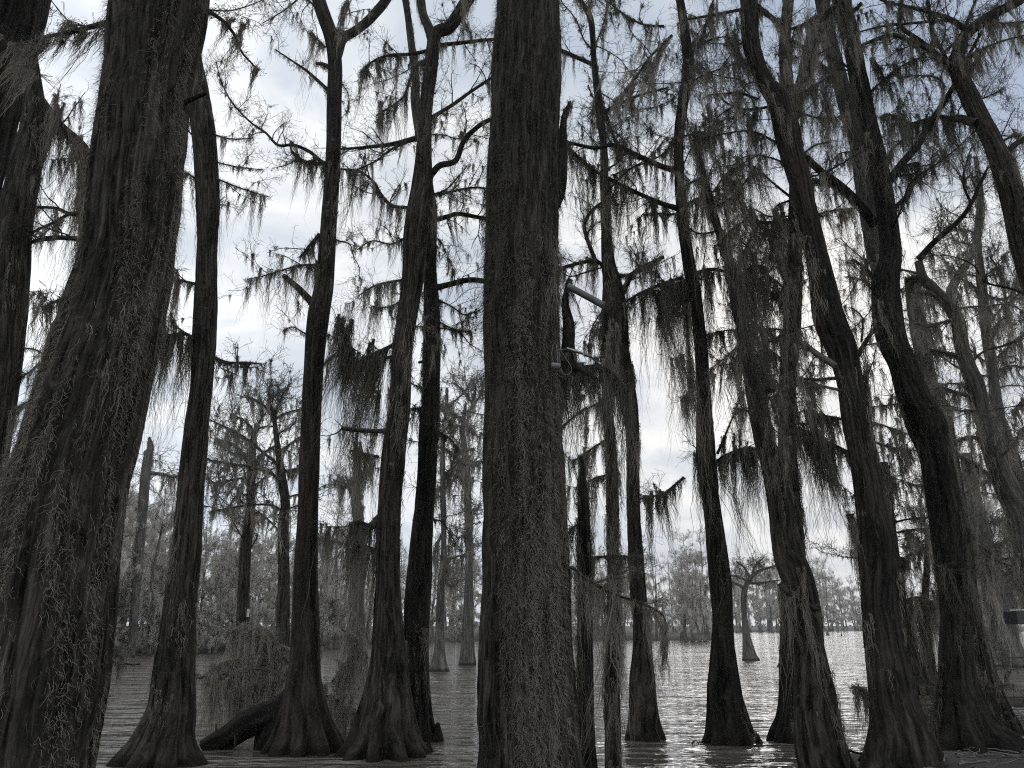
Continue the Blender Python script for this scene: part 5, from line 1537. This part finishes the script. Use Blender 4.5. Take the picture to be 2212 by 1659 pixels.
l0 = P(*Zp(5, [(1390, 712)])[0], Yg_ - .25)
root = empty('hanging_lamp', l0, 'small grey lamp hanging from wires on the right side of the central giant', 'lamp')
lb_ = MB()
prof = [(-.040, .004), (-.040, .030), (-.032, .040), (0, .044), (.034, .040), (.036, .03), (.030, .026), (.01, .022)]
add_tubes(lb_, np.array([[l0 + np.array([x_, -.01 * x_, -.15 * x_]) * 1.6 for x_, _ in prof]]), np.array([[r_ for _, r_ in prof]]), 24)
lb_.build('lamp_body', M['grey_plastic'], root, l0)
for dx in (-.03, .03):
    hb = MB()
    add_trunk(hb, np.array([l0 + np.array([dx, 0, .04]), l0 + np.array([dx * 1.2 - .015, 0, .16]), l0 + np.array([dx * .7 - .01, 0, .30])]), np.array([.003] * 3), K=6, step=.02, ridge=0, lump=0)
    hb.build('hanging_wire', M['wire'], root, l0)
loop = [P(*q, Yg_ - .25) for q in Zp(5, [(1415, 600), (1440, 640), (1490, 720), (1485, 755), (1460, 770), (1432, 755), (1418, 690), (1412, 620)])]
hb = MB()
add_trunk(hb, np.array(loop), np.full(8, .0035), K=6, step=.02, ridge=0, lump=0)
hb.build('cable_loop', M['wire'], root, l0)

# dock with rail on the right, and the black box on its post
Yd = 20.0
d0 = P(2140, 1512, Yd)
root = empty('wooden_dock', (d0[0], d0[1], 0), 'low dark wooden dock with a thin handrail at the right edge', 'dock')
O = (d0[0], d0[1], 0)
bx = MB()
for k in range(9):
    box_mb(bx, (d0[0] + 3.0, d0[1] + .08 + k * .155, .55), (3.0, .072, .02), bev=.004)
bx.build('deck', M['dock'], root, O, smooth=False)
bx = MB()
box_mb(bx, (d0[0] + 3.0, d0[1] - .02, .43), (3.02, .03, .095), bev=.005)
bx.build('beam', M['dock'], root, O, smooth=False)
for k in range(4):
    bx = MB()
    add_trunk(bx, np.array([[d0[0] + .25 + k * 1.8, d0[1] + .12, -.6], [d0[0] + .25 + k * 1.8, d0[1] + .12, .5], [d0[0] + .25 + k * 1.8, d0[1] + .12, 1.42 if k else .5]]), np.array([.075, .07, .06]), K=14, step=.1, ridge=.006)
    bx.build('post', M['bark_dark'], root, O)
bx = MB()
rl = P(2102, 1421, Yd)
box_mb(bx, (rl[0] + 3.2, rl[1] + .12, rl[2]), (3.2, .03, .014), bev=.004)
bx.build('rail', M['dock'], root, O, smooth=False)
bx = MB()
box_mb(bx, (rl[0] + .12, rl[1] + .08, rl[2] - .05), (.13, .05, .045), bev=.008)
bx.build('rail_bracket', M['white'], root, O, smooth=False)

Yb_ = 9.0
bq = P(2183, 1334, Yb_)
root = empty('box_feeder', (bq[0] + .35, bq[1], 0), 'black box with a pale lid strip, cut off by the right edge', 'box')
O = (bq[0] + .35, bq[1], 0)
bx = MB()
box_mb(bx, (bq[0] + .22, bq[1], bq[2]), (.22, .12, .072), bev=.004)
bx.build('box_body', M['black_plastic'], root, O, smooth=False)
bx = MB()
box_mb(bx, (bq[0] + .26, bq[1], bq[2] + .080), (.18, .125, .009), bev=.003)
bx.build('reflection', M['white'], root, O, smooth=False)  # white strip stands in for the bright reflection on the box top
bx = MB()
add_trunk(bx, np.array([[bq[0] + .40, bq[1] + .05, bank_z(bq[0] + .4, bq[1]) - .3], [bq[0] + .40, bq[1] + .05, 1.0], [bq[0] + .40, bq[1] + .05, bq[2] - .07]]), np.array([.05, .048, .045]), K=14, step=.1, ridge=.004)
bx.build('post', M['bark_dark'], root, O)

# roots, dead twigs and leaf litter on the mud
tw_ = MB()
n = 260
x_ = rng.uniform(3.5, 12, n)
y_ = rng.uniform(8, 15, n)
paths, rads = [], []
for i in range(n):
    a = rng.uniform(0, 6.28)
    L = rng.uniform(.15, .9)
    p = np.array([[x_[i] + math.cos(a) * L * s + rng.normal(0, .02), y_[i] + math.sin(a) * L * s + rng.normal(0, .02), 0] for s in np.linspace(0, 1, 5)])
    z = [bank_z(q[0], q[1]) for q in p]
    p[:, 2] = np.array(z) + .02 + rng.uniform(0, .12) * np.linspace(0, 1, 5)
    paths.append(p)
    rads.append(np.linspace(.010, .004, 5) * rng.uniform(.5, 1.6))
add_tubes(tw_, np.array(paths), np.array(rads), 5)
tag(tw_.build('ground_litter', M['twig_pale']), 'scattered dead twigs lying on the dark mud at the lower right', 'twigs', kind='stuff')
lf = MB()
n = 900
x_ = rng.uniform(3.2, 12, n)
y_ = rng.uniform(8, 15.5, n)
for i in range(n):
    a = rng.uniform(0, 6.28)
    s = rng.uniform(.015, .05)
    z = bank_z(x_[i], y_[i]) + .015
    u_ = np.array([math.cos(a), math.sin(a), rng.normal(0, .4)]) * s
    v_ = np.array([-math.sin(a), math.cos(a), rng.normal(0, .4)]) * s * .5
    c_ = np.array([x_[i], y_[i], z])
    lf.add([c_ - u_, c_ - v_ + [0, 0, .006], c_ + u_, c_ + v_ + [0, 0, .006]], [(0, 1, 2, 3)])
tag(lf.build('leaf_litter', mat_plain('dead_leaves', (0.10, 0.075, 0.05), .8, noise=.6, scale=3)), 'dead leaves strewn over the dark mud at the lower right', 'leaves', kind='stuff')

# ------------------------------------------------------------------ air
hm = bpy.data.materials.new('haze_air')
hm.use_nodes = True
ht = NT(hm.node_tree)
pv = ht.n('ShaderNodeVolumePrincipled')
pv.inputs['Color'].default_value = (0.90, 0.92, 0.95, 1)
pv.inputs['Density'].default_value = 0.0002
pv.inputs['Anisotropy'].default_value = 0.25
ht.n('ShaderNodeOutputMaterial', i_Volume=pv.outputs[0])
hz = MB()
box_mb(hz, (0, 0, 18.5), (9000, 9000, 20.5))
tag(hz.build('haze', hm, smooth=False), kind='stuff')
